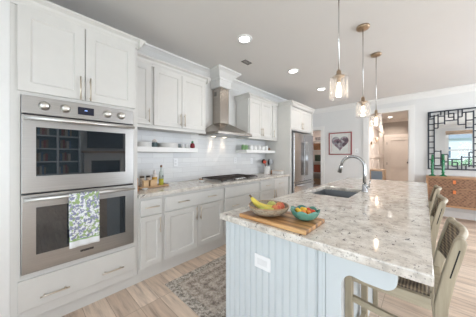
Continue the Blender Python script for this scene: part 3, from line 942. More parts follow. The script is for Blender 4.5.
bm = BM(); tube(bm, [(0.755, FY0+0.06, 0.665), (0.755, FY1-0.06, 0.665)], 0.013, 10)
for y in (FY0+0.12, FY1-0.12): tube(bm, [(0.705, y, 0.665), (0.755, y, 0.665)], 0.009, 8)
obj('handle', bm, simple('handle_steel', (0.38, 0.39, 0.41), 0.3, 1.0), d)
obj('toe_grille', box(BM(), 0.60, 0.65, FY0+.01, FY1-.01, 0.0, 0.065), M_dark, t)

# ================================================================== island
IX0, IX1, IY0, IY1 = 1.740, 2.385, 0.930, 3.86
SX0, SX1, SY0, SY1 = 1.785, 2.205, 2.03, 2.64      # sink cutout
t = thing('kitchen_island', 'pale blue-grey beadboard kitchen island under the granite slab', 'island', ((IX0+IX1)/2, (IY0+IY1)/2, 0))
bm = BM()
z1 = 0.8745
box(bm, IX0+0.012, IX1, IY0+0.014, SY0-0.03, 0.0, z1); box(bm, IX0+0.012, IX1, SY1+0.03, IY1, 0.0, z1)
box(bm, IX0+0.012, IX1, SY0-0.03, SY1+0.03, 0.0, 0.62)
box(bm, IX0+0.012, IX0+0.025, SY0-0.03, SY1+0.03, 0.62, z1); box(bm, IX1-0.03, IX1, SY0-0.03, SY1+0.03, 0.62, z1)
obj('carcass', bm, M_isl, t)
# beadboard end panel facing the camera
bm = BM()
pts = []; x = IX0; pitch = 0.0415
n = int((2.352-IX0)/pitch)
pitch = (2.352-IX0)/n
top = []
for k in range(n):
    a = IX0+k*pitch
    top += [(a, 0.0), (a+pitch-0.010, 0.0), (a+pitch-0.008, 0.0035), (a+pitch-0.0055, 0.0035), (a+pitch-0.004, 0.0), (a+pitch-0.002, 0.0), (a+pitch-0.001, 0.002)]
top.append((2.352, 0.0))
outline = [(px, IY0+py) for px, py in top]+[(2.352, IY0+0.0135), (IX0, IY0+0.0135)]
prism(bm, outline, 'z', 0.0, z1)
obj('beadboard_panel', bm, M_isl, t)
obj('corner_trim', box(BM(), 2.356, 2.374, IY0+0.0115, IY0+0.0135, 0.0, z1), M_isl, t)
# aisle side doors
def door_mx(parent, y0, y1, z0, zz1, x, hy=None):
    bm = shaker(BM(), y0, y1, z0, zz1, 0.0)
    for v in bm.verts: v.co.x = x - v.co.x
    bmesh.ops.reverse_faces(bm, faces=bm.faces[:])
    d = obj('door', bm, M_isl, parent)
    if hy:
        bm = BM(); tube(bm, [(x-0.048, hy, 0.58), (x-0.048, hy, 0.74)], 0.0058, 8)
        for z in (0.60, 0.72): tube(bm, [(x-0.02, hy, z), (x-0.048, hy, z)], 0.0045, 6)
        obj('handle', bm, M_pull, d)
for k in range(5):
    y0 = 0.98+k*0.57
    door_mx(t, y0, y0+0.55, 0.13, 0.85, IX0+0.0115, y0+0.04)
# curved support bracket holding the overhang
def bracket(y0, y1):
    bm = BM()
    xa, xl, xe = IX1+0.001, 2.452, 2.645
    o = [(xa, 0.0), (xl, 0.0)]
    r = 0.055
    zb = 0.796
    o += [(xl, zb-0.075)]
    for i in range(1, 7):
        a = PI - (PI/2)*i/6
        o.append((xl+0.042+0.042*math.cos(a), zb-0.075+0.070*math.sin(a)))
    # the arm's lower edge sinks gently and ends in a round nose
    o += [(2.54, zb-0.012), (2.585, zb-0.013)]
    for i in range(0, 9):
        a = -PI/2+(PI/2)*i/8
        o.append((2.602+0.043*math.cos(a), zb+0.032+0.045*math.sin(a)))
    o += [(xe, z1), (xa, z1)]
    prism(bm, o, 'y', y0, y1)
    obj('overhang_bracket', bm, M_isl, t, bevel=0.003)
bracket(IY0+0.016, IY0+0.056)
bracket(IY1-0.06, IY1-0.02)
# outlet
ol = obj('outlet_plate', box(BM(), 1.988, 2.100, IY0-0.006, IY0-0.0005, 0.655, 0.732), M_plastic, t, bevel=0.002, label='white outlet plate')
bm = BM()
box(bm, 2.010, 2.078, IY0-0.0075, IY0-0.0062, 0.676, 0.711)
obj('socket', bm, simple('socket_pale', (0.78, 0.79, 0.80), 0.4), ol)

# island worktop with a cutout for the sink
bm = BM()
GX0, GX1, GY0, GY1 = 1.710, 2.742, 0.898, 3.95
ztop, zbot = 0.915, 0.8755
def slab(bm, x0, x1, y0, y1, hx0, hx1, hy0, hy1):
    def ring(z, o): return [bm.verts.new((x, y, z)) for x, y in o]
    out = [(x0, y0), (x1, y0), (x1, y1), (x0, y1)]; inn = [(hx0, hy0), (hx1, hy0), (hx1, hy1), (hx0, hy1)]
    ot, ob, it, ib = ring(ztop, out), ring(zbot, out), ring(ztop, inn), ring(zbot, inn)
    for i in range(4):
        j = (i+1) % 4
        bm.faces.new((ot[i], ot[j], it[j], it[i])); bm.faces.new((ob[j], ob[i], ib[i], ib[j]))
        bm.faces.new((ob[i], ob[j], ot[j], ot[i])); bm.faces.new((it[i], it[j], ib[j], ib[i]))
    bmesh.ops.recalc_face_normals(bm, faces=bm.faces[:])
slab(bm, GX0, GX1, GY0, GY1, SX0, SX1, SY0, SY1)
tag(obj('island_worktop', bm, M_granite, bevel=0.007), 'long polished cream granite slab on the island', 'worktop')
# undermount sink
t = thing('sink', 'stainless undermount sink sunk in the island granite', 'sink', ((SX0+SX1)/2, (SY0+SY1)/2, 0.66))
bm = BM()
zr = 0.8745
def loop(i, z): return [bm.verts.new(p) for p in ((SX0-0.008+i, SY0-0.008+i, z), (SX1+0.008-i, SY0-0.008+i, z), (SX1+0.008-i, SY1+0.008-i, z), (SX0-0.008+i, SY1+0.008-i, z))]
R = [loop(0, zr-0.012), loop(0, zr), loop(0.012, zr), loop(0.022, 0.69), loop(0.05, 0.665)]
for A, B in zip(R, R[1:]):
    for i in range(4): bm.faces.new((A[i], A[(i+1) % 4], B[(i+1) % 4], B[i]))
bm.faces.new(R[-1])
o = obj('basin', bm, simple('sink_steel', (0.33, 0.34, 0.35), 0.35, 1.0), t)
obj('drain', lathe(BM(), [(0.045, 0.6655), (0.045, 0.669), (0.03, 0.669), (0.0, 0.667)], ((SX0+SX1)/2, (SY0+SY1)/2), 20), M_chrome, t)
# tap
t = thing('kitchen_tap', 'tall brushed nickel gooseneck tap beside the island sink', 'tap', (2.247, 2.49, 0.9155))
obj('base', lathe(BM(), [(0.031, 0.9155), (0.031, 0.922), (0.025, 0.93), (0.024, 0.985), (0.0175, 1.0), (0.0, 1.0)], (2.247, 2.49), 20), M_tap, t)
pth = [(2.247, 2.49, 0.99), (2.247, 2.49, 1.10), (2.247, 2.49, 1.18)]
R_ = 0.115
for i in range(1, 15):
    a = PI*i/14*0.93
    pth.append((2.247-R_+R_*math.cos(a), 2.49, 1.18+R_*math.sin(a)))
e = pth[-1]
obj('neck', tube(BM(), pth, 0.0155, 14), M_tap, t)
obj('spray_head', tube(BM(), [e, (e[0]-0.008, 2.49, e[2]-0.03), (e[0]-0.022, 2.49, e[2]-0.095)], [0.0165, 0.019, 0.023], 14), M_tap, t)
bm = BM(); tube(bm, [(2.262, 2.49, 0.965), (2.29, 2.49, 0.968)], 0.011, 10); tube(bm, [(2.288, 2.49, 0.968), (2.30, 2.478, 1.045)], [0.006, 0.005], 8)
obj('lever', bm, M_tap, t)

# ================================================================== on the island: board, bowls, fruit
t = None
bm = BM()
box(bm, 1.865, 2.300, 0.925, 1.180, 0.9157, 0.9385)
def board_mat():
    m, nt, b = new_mat('acacia_board')
    v = coords(nt, (3, 30, 30))
    f = noise(nt, v, 1.0, 5, 0.65)
    v2 = coords(nt, (0.8, 26, 1))
    f2 = noise(nt, v2, 1.0, 2)
    c = ramp(nt, f, [(0.3, (0.18, 0.075, 0.03)), (0.5, (0.44, 0.23, 0.095)), (0.7, (0.66, 0.42, 0.20))])
    st = ramp(nt, f2, [(0.42, (0.42, 0.32, 0.26)), (0.50, (0.95, 0.92, 0.88)), (0.62, (1.2, 1.15, 1.05))])
    nt.links.new(mixc(nt, 0.8, c, st, 'MULTIPLY'), b.inputs['Base Color'])
    S(b, Roughness=0.38)
    return m
tag(obj('cutting_board', bm, board_mat(), bevel=0.004), 'thick striped wooden chopping board carrying two fruit bowls', 'chopping board')
ZB = 0.939
def bowl_prof(r, h, foot, th=0.005):
    out = [(foot, 0.0), (foot+0.004, 0.004)]
    for i in range(1, 9):
        a = i/8
        out.append((foot+(r-foot)*math.sin(a*PI/2)**0.9, 0.004+(h-0.004)*(1-math.cos(a*PI/2))**0.9 if True else 0))
    inn = [(max(0.0, rr-th), max(zz, 0.0)+th*0.9) for rr, zz in out[::-1]]
    inn[0] = (r-th, h)
    return out+inn+[(0.0, th+0.004)]
def speckle(name, base, speck, thr=0.6, scale=60, rough=0.35):
    m, nt, b = new_mat(name)
    f = noise(nt, coords(nt), scale, 3)
    nt.links.new(ramp(nt, f, [(thr-0.05, base), (thr+0.05, speck)]), b.inputs['Base Color'])
    S(b, Roughness=rough)
    return m
BC = (2.012, 1.035)
bm = BM(); lathe(bm, [(r, ZB+0.0005+z) for r, z in bowl_prof(0.124, 0.058, 0.050)], BC, 36, cap=False)
t = tag(obj('fruit_bowl', bm, speckle('stoneware', (0.38, 0.32, 0.24), (0.24, 0.18, 0.13), 0.56)), 'wide speckled stoneware bowl holding bananas and peaches', 'bowl')
obj('rim_band', lathe(BM(), [(0.1235, ZB+0.054), (0.1255, ZB+0.058), (0.122, ZB+0.0615), (0.118, ZB+0.059)], BC, 36, cap=False), simple('bowl_rim', (0.36, 0.23, 0.13), 0.4), t, label='brown glazed rim')
def banana(bend, start, yaw, label, L=0.105):
    bm = BM(); pts = []; rad = []
    n = 16
    for i in range(n+1):
        s = i/n
        a = (s-0.5)*1.5
        x = L*math.sin(a)/math.sin(.75)*0.9; z = L*(1-math.cos(a))*0.9
        pts.append(Vector((x, 0, z)))
        r = 0.018*min(1, (math.sin(PI*min(max(s*0.94+0.03, 0), 1)))**0.45)
        if s < 0.12: r = 0.006+0.006*s/0.12
        rad.append(r)
    Rm = Matrix.Rotation(yaw, 4, 'Z') @ Matrix.Rotation(bend, 4, 'Y')
    pts = [Rm @ p + Vector(start) for p in pts]
    t = thing('banana', label, 'fruit', tuple(pts[n//2]), 'bananas in the stoneware bowl')
    obj('peel', tube(bm, pts[1:], rad[1:], 10), M_banana, t)
    d = (pts[0]-pts[1]).normalized()
    obj('stem', tube(BM(), [pts[1]+d*0.001, pts[0]+d*0.012], [0.006, 0.0055], 8), simple('banana_stem', (0.16, 0.10, 0.05), 0.7), t, label='brown stem end')
M_banana = speckle('banana_peel', (0.74, 0.60, 0.10), (0.62, 0.58, 0.13), 0.55, 18, 0.45)
banana(0.27, (1.985, 0.992, ZB+0.052), -0.05, 'ripe yellow banana lying along the front of the stoneware bowl, stem rising left')
banana(0.02, (2.000, 1.035, ZB+0.040), 0.03, 'second yellow banana behind the front one in the stoneware bowl', 0.085)
def fruit(name, c, r, mat, label, group=None, sz=(1, 1, 0.93), stem=True, cat='fruit'):
    bm = BM(); blob(bm, c, r, sz, 18)
    for v in bm.verts:
        d = math.hypot(v.co.x-c[0], v.co.y-c[1])
        if v.co.z > c[2] and d < r*0.35: v.co.z -= r*0.22*(1-d/(r*0.35))
    o = obj(name, bm, mat)
    if stem:
        obj('stem', tube(BM(), [(c[0], c[1], c[2]+r*0.68), (c[0]+0.002, c[1], c[2]+r*0.95)], 0.0016, 6), simple('fruit_stem', (0.15, 0.09, 0.04), 0.8), o)
    return tag(o, label, cat, group)
M_peach = speckle('peach_skin', (0.62, 0.22, 0.09), (0.48, 0.07, 0.04), 0.50, 22, 0.6)
M_pear = speckle('green_pear', (0.52, 0.55, 0.16), (0.62, 0.60, 0.25), 0.55, 20, 0.45)
fruit('peach', (2.080, 1.015, ZB+0.046), 0.031, M_peach, 'red-orange peach at the right front of the stoneware bowl', 'peaches in the stoneware bowl')
fruit('peach', (2.066, 1.078, ZB+0.050), 0.029, M_peach, 'red-orange peach at the right back of the stoneware bowl', 'peaches in the stoneware bowl')
fruit('pear', (1.995, 1.095, ZB+0.042), 0.030, M_pear, 'yellow-green pear at the back of the stoneware bowl')
fruit('lime', (2.020, 0.955, ZB+0.038), 0.020, speckle('lime_skin', (0.42, 0.52, 0.10), (0.52, 0.58, 0.16), 0.55, 30, 0.4), 'small green lime below the bananas in the stoneware bowl', stem=False)

# teal scalloped bowl
TC = (2.220, 1.092)
bm = BM()
N = 48; rings = []
prof = bowl_prof(0.077, 0.062, 0.032, 0.006)
for r, z in prof:
    if r < 1e-6: rings.append([bm.verts.new((TC[0], TC[1], ZB+0.0005+z))]); continue
    ring = []
    for i in range(N):
        a = 2*PI*i/N
        k = (z/0.062)**2
        s = 1+0.07*k*abs(math.sin(a*3.5))
        ring.append(bm.verts.new((TC[0]+r*s*math.cos(a), TC[1]+r*s*math.sin(a), ZB+0.0005+z-0.014*k*(1-abs(math.sin(a*3.5))))))
    rings.append(ring)
for A, B in zip(rings, rings[1:]):
    for i in range(N):
        j = (i+1) % N
        f = bm.faces.new((A[i], A[j], B[0])) if len(B) == 1 else bm.faces.new((A[i], A[j], B[j], B[i]))
        f.smooth = True
bm.faces.new(rings[0][::-1])
bmesh.ops.recalc_face_normals(bm, faces=bm.faces[:])
tag(obj('scalloped_bowl', bm, speckle('teal_glaze', (0.065, 0.215, 0.17), (0.13, 0.32, 0.25), 0.5, 14, 0.25)), 'teal scalloped bowl of cherry tomatoes on the chopping board', 'bowl')
tcols = [('yellow', (0.80, 0.50, 0.05)), ('red', (0.62, 0.07, 0.03)), ('orange', (0.80, 0.26, 0.04))]
TSC = 0.88
spots = [(-.045, -.010, 0), (-.030, .028, 0), (-.020, -.036, 0), (.000, .000, 0), (.005, .042, 1), (.012, -.040, 2), (.028, .014, 1), (.036, -.022, 2), (.048, .016, 1), (-.010, .020, 0)]
TL = ['yellow cherry tomato at the left end of the teal bowl', 'yellow cherry tomato at the back left of the teal bowl', 'yellow cherry tomato at the front left of the teal bowl',
      'yellow cherry tomato in the very middle of the teal bowl', 'red cherry tomato at the back of the teal bowl', 'orange cherry tomato at the front of the teal bowl',
      'red cherry tomato right of the middle of the teal bowl', 'orange cherry tomato at the front right of the teal bowl', 'red cherry tomato at the right end of the teal bowl',
      'yellow cherry tomato just behind the middle of the teal bowl']
for (dx, dy, k), l in zip(spots, TL):
    dx *= TSC; dy *= TSC
    r = 0.0140
    z = ZB+0.047+0.006*(1-math.hypot(dx, dy)/0.05)
    o = obj('cherry_tomato', blob(BM(), (TC[0]+dx, TC[1]+dy, z), r, (1, 1, 0.95), 14), simple('tomato_'+tcols[k][0], tcols[k][1], 0.25, var=0.1))
    tag(o, l, 'tomato', 'cherry tomatoes in the teal bowl')

# ================================================================== pendants
def pendant(x, y, ztop, label, ln=0.185):
    t = thing('pendant_light', label, 'pendant lamp', (x, y, ztop), 'glass pendants above the island')
    obj('canopy', lathe(BM(), [(0.066, H-0.0005), (0.066, H-0.018), (0.058, H-0.026), (0.010, H-0.030), (0.0, H-0.030)], (x, y), 28), M_brass, t)
    obj('rod', tube(BM(), [(x, y, H-0.030), (x, y, ztop+0.055)], 0.005, 8), M_chrome, t)
    obj('socket_cap', lathe(BM(), [(0.010, ztop+0.055), (0.018, ztop+0.045), (0.020, ztop+0.004), (0.046, ztop), (0.046, ztop-0.006), (0.018, ztop-0.008), (0.016, ztop-0.05), (0.0, ztop-0.05)], (x, y), 24), M_brass, t)
    r = 0.070; zb = ztop-ln
    obj('glass_shade', lathe(BM(), [(0.047, ztop-0.002), (r-0.006, ztop-0.003), (r, ztop-0.010), (r, zb), (r-0.004, zb), (r-0.004, ztop-0.012), (0.047, ztop-0.006)], (x, y), 36, cap=False), M_seeded, t, label='clear seeded glass cylinder shade')
    bm = BM(); lathe(bm, [(0.0, ztop-0.130), (0.012, ztop-0.127), (0.0175, ztop-0.112), (0.0165, ztop-0.095), (0.010, ztop-0.065), (0.009, ztop-0.0505)], (x, y), 18, cap=False)
    obj('bulb', bm, emit('bulb_glow', (1.0, 0.86, 0.66), 14), t, label='glowing warm bulb')
    point('pendant_glow', (x, y, ztop-0.145), 1.0, (1.0, 0.84, 0.66), 0.02)
pendant(2.200, 1.775, 1.955, 'clear glass cylinder pendant over the island, nearest the fruit bowls')
pendant(2.215, 2.580, 1.905, 'clear glass cylinder pendant over the island, between the other two', 0.170)
pendant(2.215, 3.400, 1.895, 'clear glass cylinder pendant over the island, nearest the hall opening', 0.170)

# ================================================================== counter stools
M_sw = wood('stool_wood', (0.30, 0.255, 0.18), (0.47, 0.41, 0.30), 'z', 0.5)
M_sx = wood('stool_wood_rail', (0.30, 0.255, 0.18), (0.47, 0.41, 0.30), 'x', 0.5)
def make_stool(x, y, label):
    """counter stool facing -x (towards the island); x,y is the centre of its seat on the floor"""
    t = thing('counter_stool', label, 'stool', (x, y, 0), 'wooden counter stools along the island')
    hw = 0.210; xf, xb = x-0.185, x+0.165
    zs = 0.655
    for s in (-1, 1):
        obj('leg', bar(BM(), (xf, y+s*(hw-0.02), 0.0), (xf, y+s*(hw-0.02), zs+0.028), 0.036, 0.036, (1, 0, 0)), M_sw, t, bevel=0.004)
    # rear legs rise into the back posts; a slot splits each post's upper part
    for s in (-1, 1):
        yy = y+s*(hw-0.018)
        bm = BM()
        prof_o = [(xb+0.055, 0.0), (xb+0.022, 0.45), (xb+0.026, 0.66), (xb+0.048, 0.80), (xb+0.074, 0.92), (xb+0.078, 0.948)]
        prof_i = [(xb+0.015, 0.0), (xb-0.018, 0.45), (xb-0.018, 0.66), (xb+0.006, 0.80), (xb+0.034, 0.92), (xb+0.042, 0.950)]
        tip = [(xb+0.072, 0.963), (xb+0.054, 0.964)]
        prism(bm, prof_o+tip+prof_i[::-1], 'y', yy-0.018, yy+0.018)
        lg = obj('leg', bm, M_sw, t, bevel=0.006)
        bm = BM()
        ye = yy-0.0186 if s < 0 else yy+0.0181
        prism(bm, [(xb+0.0275, 0.795), (xb+0.0320, 0.795), (xb+0.0590, 0.918), (xb+0.0545, 0.918)], 'y', ye, ye+0.0005)
        obj('slot', bm, M_rubber, lg, label='dark slot in the post')
    # seat frame
    for s in (-1, 1):
        obj('side_rail', bar(BM(), (xf+0.018, y+s*(hw-0.014), zs), (xb-0.026, y+s*(hw-0.014), zs), 0.024, 0.05, (0, 0, 1)), M_sx, t, bevel=0.003)
        obj('stretcher', bar(BM(), (xf+0.018, y+s*(hw-0.02), 0.53), (xb-0.02, y+s*(hw-0.02), 0.50), 0.02, 0.03, (0, 0, 1)), M_sx, t)
    obj('front_rail', bar(BM(), (xf, y-hw+0.038, zs), (xf, y+hw-0.038, zs), 0.024, 0.05), M_sx, t)
    obj('footrest', bar(BM(), (xf, y-hw+0.038, 0.22), (xf, y+hw-0.038, 0.22), 0.024, 0.034), M_sx, t)
    obj('rear_rail', bar(BM(), (xb, y-hw+0.038, zs), (xb, y+hw-0.038, zs), 0.024, 0.05), M_sx, t)
    bm = BM()
    nx, ny = 10, 10
    g = []
    for i in range(nx+1):
        r = []
        for j in range(ny+1):
            u, v = i/nx, j/ny
            sag = 0.014*math.sin(PI*u)*math.sin(PI*v)
            r.append(bm.verts.new((xf+0.016+(xb-0.03-xf-0.016)*u, y-hw+0.028+(2*hw-0.056)*v, zs+0.030-sag)))
        g.append(r)
    for i in range(nx):
        for j in range(ny):
            bm.faces.new((g[i][j], g[i+1][j], g[i+1][j+1], g[i][j+1])).smooth = True
    o = obj('seat', bm, M_wicker, t, label='woven wicker seat')
    m = o.modifiers.new('thick', 'SOLIDIFY'); m.thickness = 0.016; m.offset = -1
    # woven back: bows backwards between the posts
    bm = BM(); g = []
    for i in range(9):
        z = 0.775+(0.945-0.775)*i/8
        xx = xb+0.008+(z-0.775)/(0.945-0.775)*0.044
        r = []
        for j in range(13):
            v = j/12
            r.append(bm.verts.new((xx+0.028*math.sin(PI*v), y-hw+0.038+(2*hw-0.076)*v, z)))
        g.append(r)
    for i in range(8):
        for j in range(12):
            bm.faces.new((g[i][j], g[i][j+1], g[i+1][j+1], g[i+1][j])).smooth = True
    o = obj('backrest', bm, M_wicker, t, label='woven wicker back')
    m = o.modifiers.new('thick', 'SOLIDIFY'); m.thickness = 0.014; m.offset = 1
    pts = [(xb+0.058+0.028*math.sin(PI*j/12), y-hw+0.034+(2*hw-0.068)*j/12, 0.950) for j in range(13)]
    obj('top_rail', tube(BM(), pts, 0.014, 8), M_sx, t)
    return t
ST = 2.601
st = make_stool(ST, 1.410, 'wooden counter stool with wicker seat and back, nearest the island bracket')
copy_thing(st, (ST-0.012, 2.29, 0), 'wooden wicker-backed counter stool, middle one along the island')
copy_thing(st, (ST-0.012, 3.08, 0), 'wooden wicker-backed counter stool, farthest along the island before the sideboard')

# ================================================================== rug
RW, RL = 0.76, 2.3
bm = BM(); box(bm, 0.805, 0.805+RW, 0.968, 0.968+RL, 0.0005, 0.010)
o = obj('runner_rug', bm, rug_mat(RW, RL), bevel=0.004)
tag(o, 'grey-brown tweed woven runner rug in the aisle before the base cabinets', 'rug')

# ================================================================== sideboard, candlesticks, mirror
t = thing('sideboard', 'wooden sideboard with woven rattan drawers under the black fretwork mirror', 'sideboard', (3.56, 5.94, 0))
M_sbw = wood('sideboard_wood', (0.34, 0.18, 0.09), (0.50, 0.29, 0.155), 'x', 0.4)
DX0, DX1, DY0, DY1, DZ0, DZ1 = 2.735, 4.34, 5.74, 6.165, 0.285, 0.882
bm = BM()
box(bm, DX0, DX1, DY0, DY1, DZ1-0.03, DZ1); box(bm, DX0, DX1, DY0, DY1, DZ0, DZ0+0.035)
box(bm, DX0, DX0+0.035, DY0, DY1, DZ0+0.035, DZ1-0.03); box(bm, DX1-0.035, DX1, DY0, DY1, DZ0+0.035, DZ1-0.03)
box(bm, DX0+0.035, DX1-0.035, DY0+0.03, DY1, DZ0+0.035, DZ1-0.03)
obj('carcass', bm, M_sbw, t, bevel=0.003)
for i in range(2):
    for j in range(2):
        a = DX0+0.040+i*0.752; z0, z1, kz = ((DZ0+0.040, 0.643, 0.600), (0.658, DZ1-0.037, 0.795))[j]
        bm = BM(); box(bm, a, a+0.747, DY0+0.012, DY0+0.0295, z0, z1)
        d = obj('drawer', bm, M_rattan, t, label='rattan faced drawer')
        kx = a+0.364
        bm = BM(); tube(bm, [(kx, DY0+0.006, kz), (kx, DY0-0.016, kz)], 0.008, 8)
        box(bm, kx-0.019, kx+0.019, DY0-0.026, DY0-0.014, kz-0.042, kz+0.026)
        obj('pull', bm, simple('orange_leather', (0.72, 0.20, 0.05), 0.55), d, label='orange leather pull')
for x in (DX0+0.05, DX1-0.05):
    for y in (DY0+0.05, DY1-0.05):
        obj('leg', tube(BM(), [(x, y, DZ0), (x, y, 0.0)], [0.024, 0.014], 12), M_sbw, t)
M_green = glass_mat('green_glass', (0.02, 0.20, 0.08), 0.08, 0.15)
def candlestick(x, y, label, h):
    z = DZ1+0.0005
    prof = [(0.056, 0), (0.056, 0.012), (0.024, 0.026), (0.018, 0.06), (0.030, 0.08), (0.018, 0.10), (0.029, 0.135), (0.018, 0.165), (0.029, 0.20), (0.018, 0.235), (0.028, 0.265), (0.017, 0.29), (0.027, 0.315), (0.027, 0.335), (0.0, 0.335)]
    t = thing('candlestick', label, 'candlestick', (x, y, z), 'green candlesticks on the sideboard')
    obj('holder', lathe(BM(), [(r, z+zz) for r, zz in prof], (x, y), 20), M_green, t)
    bm = BM(); lathe(bm, [(0.019, z+0.3352), (0.016, z+h-0.01), (0.0, z+h)], (x, y), 14)
    c = obj('taper', bm, simple('green_wax', (0.025, 0.17, 0.07), 0.45), t)
    obj('wick', tube(BM(), [(x, y, z+h-0.002), (x, y, z+h+0.012)], 0.0015, 6), M_dark, c)
candlestick(2.835, 5.93, 'green candlestick and taper on the sideboard, beside the mirror corner', 0.45)
candlestick(2.995, 5.93, 'green candlestick and taper on the sideboard, in front of the mirror glass', 0.46)

# mirror in a black fretwork frame
MX, MZ, MW, MH = 2.763, 1.005, 0.775, 1.275
t = thing('fretwork_mirror', 'tall mirror in a black geometric fretwork frame above the sideboard', 'mirror', (MX+MW/2, YF-0.03, MZ))
def mirror_mat():
    m, nt, b = new_mat('silvered_glass')
    f = noise(nt, coords(nt), 2)
    nt.links.new(ramp(nt, f, [(0, (0.86, 0.88, 0.89)), (1, (0.89, 0.905, 0.91))]), b.inputs['Base Color'])
    S(b, Metallic=1.0, Roughness=0.005)
    return m
obj('mirror_glass', box(BM(), MX+0.10, MX+MW-0.10, YF-0.022, YF-0.012, MZ+0.10, MZ+MH-0.10), mirror_mat(), t)
obj('backing_board', box(BM(), MX+0.101, MX+MW-0.101, YF-0.0115, YF-0.002, MZ+0.101, MZ+MH-0.101), M_dark, t)
bm = BM(); bw = 0.021
ya, yb = YF-0.034, YF-0.0225
def vb(x, za, zb):   # vertical bar, z measured down from the top
    box(bm, MX+x-bw/2, MX+x+bw/2, ya, yb, MZ+MH-zb, MZ+MH-za)
def hb(xa, xb, z):
    box(bm, MX+xa, MX+xb, ya+0.0007, yb-0.0007, MZ+MH-z-bw/2, MZ+MH-z+bw/2)
FV = [(0.04, 0, .13), (0.165, .07, .37), (0.207, 0, .10), (0.265, 0, .30), (0.322, 0, .16), (0.40, .08, .23), (0.46, 0, .33), (0.517, 0, .17), (0.567, .08, .42)]
FH = [(0.04, .165, .10), (0, .105, .16), (0, .105, .28), (.165, .265, .12), (.105, .265, .27), (.105, .165, .37), (.265, .46, .225), (.322, .40, .08), (.322, .40, .16), (.46, .567, .33), (.517, .66, .085), (.46, .517, .17), (.567, .66, .25), (.567, .66, .40)]
for k in range(3, 9):
    FH.append((0, .105, 0.13*k+0.02))
for x, a, b in FV:
    vb(x, a, b); vb(MW-x, MH-b, MH-a)
for xa, xb, z in FH:
    hb(xa, xb, z); hb(MW-xb, MW-xa, MH-z)
vb(0.105, 0.075, MH); vb(MW-0.105, 0.06, MH-0.06)
bw = 0.027
vb(bw/2, 0, MH); vb(MW-bw/2, 0, MH); hb(0, MW, bw/2); hb(0, MW, MH-bw/2)
obj('fretwork', bm, simple('black_lacquer', (0.016, 0.022, 0.035), 0.3), t)

# ================================================================== picture of a heart
PX, PZ0, PS = 0.632, 1.335, 0.612
PH = 0.64
t = thing('framed_picture', 'framed picture of a patchwork grey heart in a red frame on the far wall', 'picture', (PX+PS/2, YF-0.02, PZ0))
bm = BM(); fw = 0.028
box(bm, PX, PX+PS, YF-0.028, YF-0.002, PZ0, PZ0+fw); box(bm, PX, PX+PS, YF-0.028, YF-0.002, PZ0+PH-fw, PZ0+PH)
box(bm, PX, PX+fw, YF-0.028, YF-0.002, PZ0+fw, PZ0+PH-fw); box(bm, PX+PS-fw, PX+PS, YF-0.028, YF-0.002, PZ0+fw, PZ0+PH-fw)
obj('frame', bm, simple('red_frame', (0.30, 0.07, 0.07), 0.45), t)
obj('mat_board', box(BM(), PX+fw, PX+PS-fw, YF-0.012, YF-0.004, PZ0+fw, PZ0+PH-fw), simple('mat_white', (0.70, 0.72, 0.70), 0.7), t)
obj('inner_line', box(box(BM(), PX+0.075, PX+0.080, YF-0.0135, YF-0.0121, PZ0+0.08, PZ0+PH-0.08), PX+PS-0.080, PX+PS-0.075, YF-0.0135, YF-0.0121, PZ0+0.08, PZ0+PH-0.08), simple('pink_line', (0.62, 0.30, 0.32), 0.7), t)
def heart_mat():
    m, nt, b = new_mat('patchwork_heart')
    v = nt.nodes.new('ShaderNodeTexVoronoi'); v.inputs['Scale'].default_value = 13
    nt.links.new(coords(nt), v.inputs['Vector'])
    sp = nt.nodes.new('ShaderNodeSeparateColor'); nt.links.new(v.outputs['Color'], sp.inputs[0])
    nt.links.new(ramp(nt, sp.outputs[0], [(0.1, (0.09, 0.07, 0.09)), (0.35, (0.23, 0.15, 0.18)), (0.6, (0.24, 0.25, 0.28)), (0.9, (0.42, 0.40, 0.42))]), b.inputs['Base Color'])
    S(b, Roughness=0.7)
    return m
bm = BM(); pts = []
for i in range(40):
    a = 2*PI*i/40
    hx = 16*math.sin(a)**3; hy = 13*math.cos(a)-5*math.cos(2*a)-2*math.cos(3*a)-math.cos(4*a)
    pts.append((PX+PS/2+hx*0.0140, PZ0+PH/2+0.03+hy*0.0145))
prism(bm, pts, 'y', YF-0.015, YF-0.0122)
obj('heart', bm, heart_mat(), t)

# wall switch between the picture and the opening, outlets on the backsplash
def plate_y(name, x, z, label, cat, grp=None):
    o = obj(name, box(BM(), x-0.036, x+0.036, YF-0.008, YF-0.0008, z-0.057, z+0.057), M_plastic, bevel=0.002)
    obj('rocker', box(BM(), x-0.016, x+0.016, YF-0.0105, YF-0.0081, z-0.033, z+0.033), simple('socket_white', (0.70, 0.71, 0.72), 0.4), o)
    return tag(o, label, cat, grp)
plate_y('light_switch', 1.36, 1.44, 'white wall switch between the heart picture and the hall opening', 'switch')
def plate_x(y, z, label):
    o = obj('wall_outlet', box(BM(), 0.0103, 0.0165, y-0.036, y+0.036, z-0.057, z+0.057), M_plastic, bevel=0.002)
    bm = BM()
    for s in (-1, 1): box(bm, 0.0166, 0.0185, y-0.016, y+0.016, z+s*0.022-0.014, z+s*0.022+0.014)
    obj('socket', bm, simple('socket_white', (0.70, 0.71, 0.72), 0.4), o)
    tag(o, label, 'outlet', 'outlets on the tiled backsplash')
plate_x(1.535, 1.205, 'white outlet on the tiles right of the oil bottle, under the plate shelf')
plate_x(2.815, 1.215, 'white outlet on the tiles just right of the cooktop')
plate_x(3.32, 1.195, 'white outlet on the tiles left of the utensil crock')

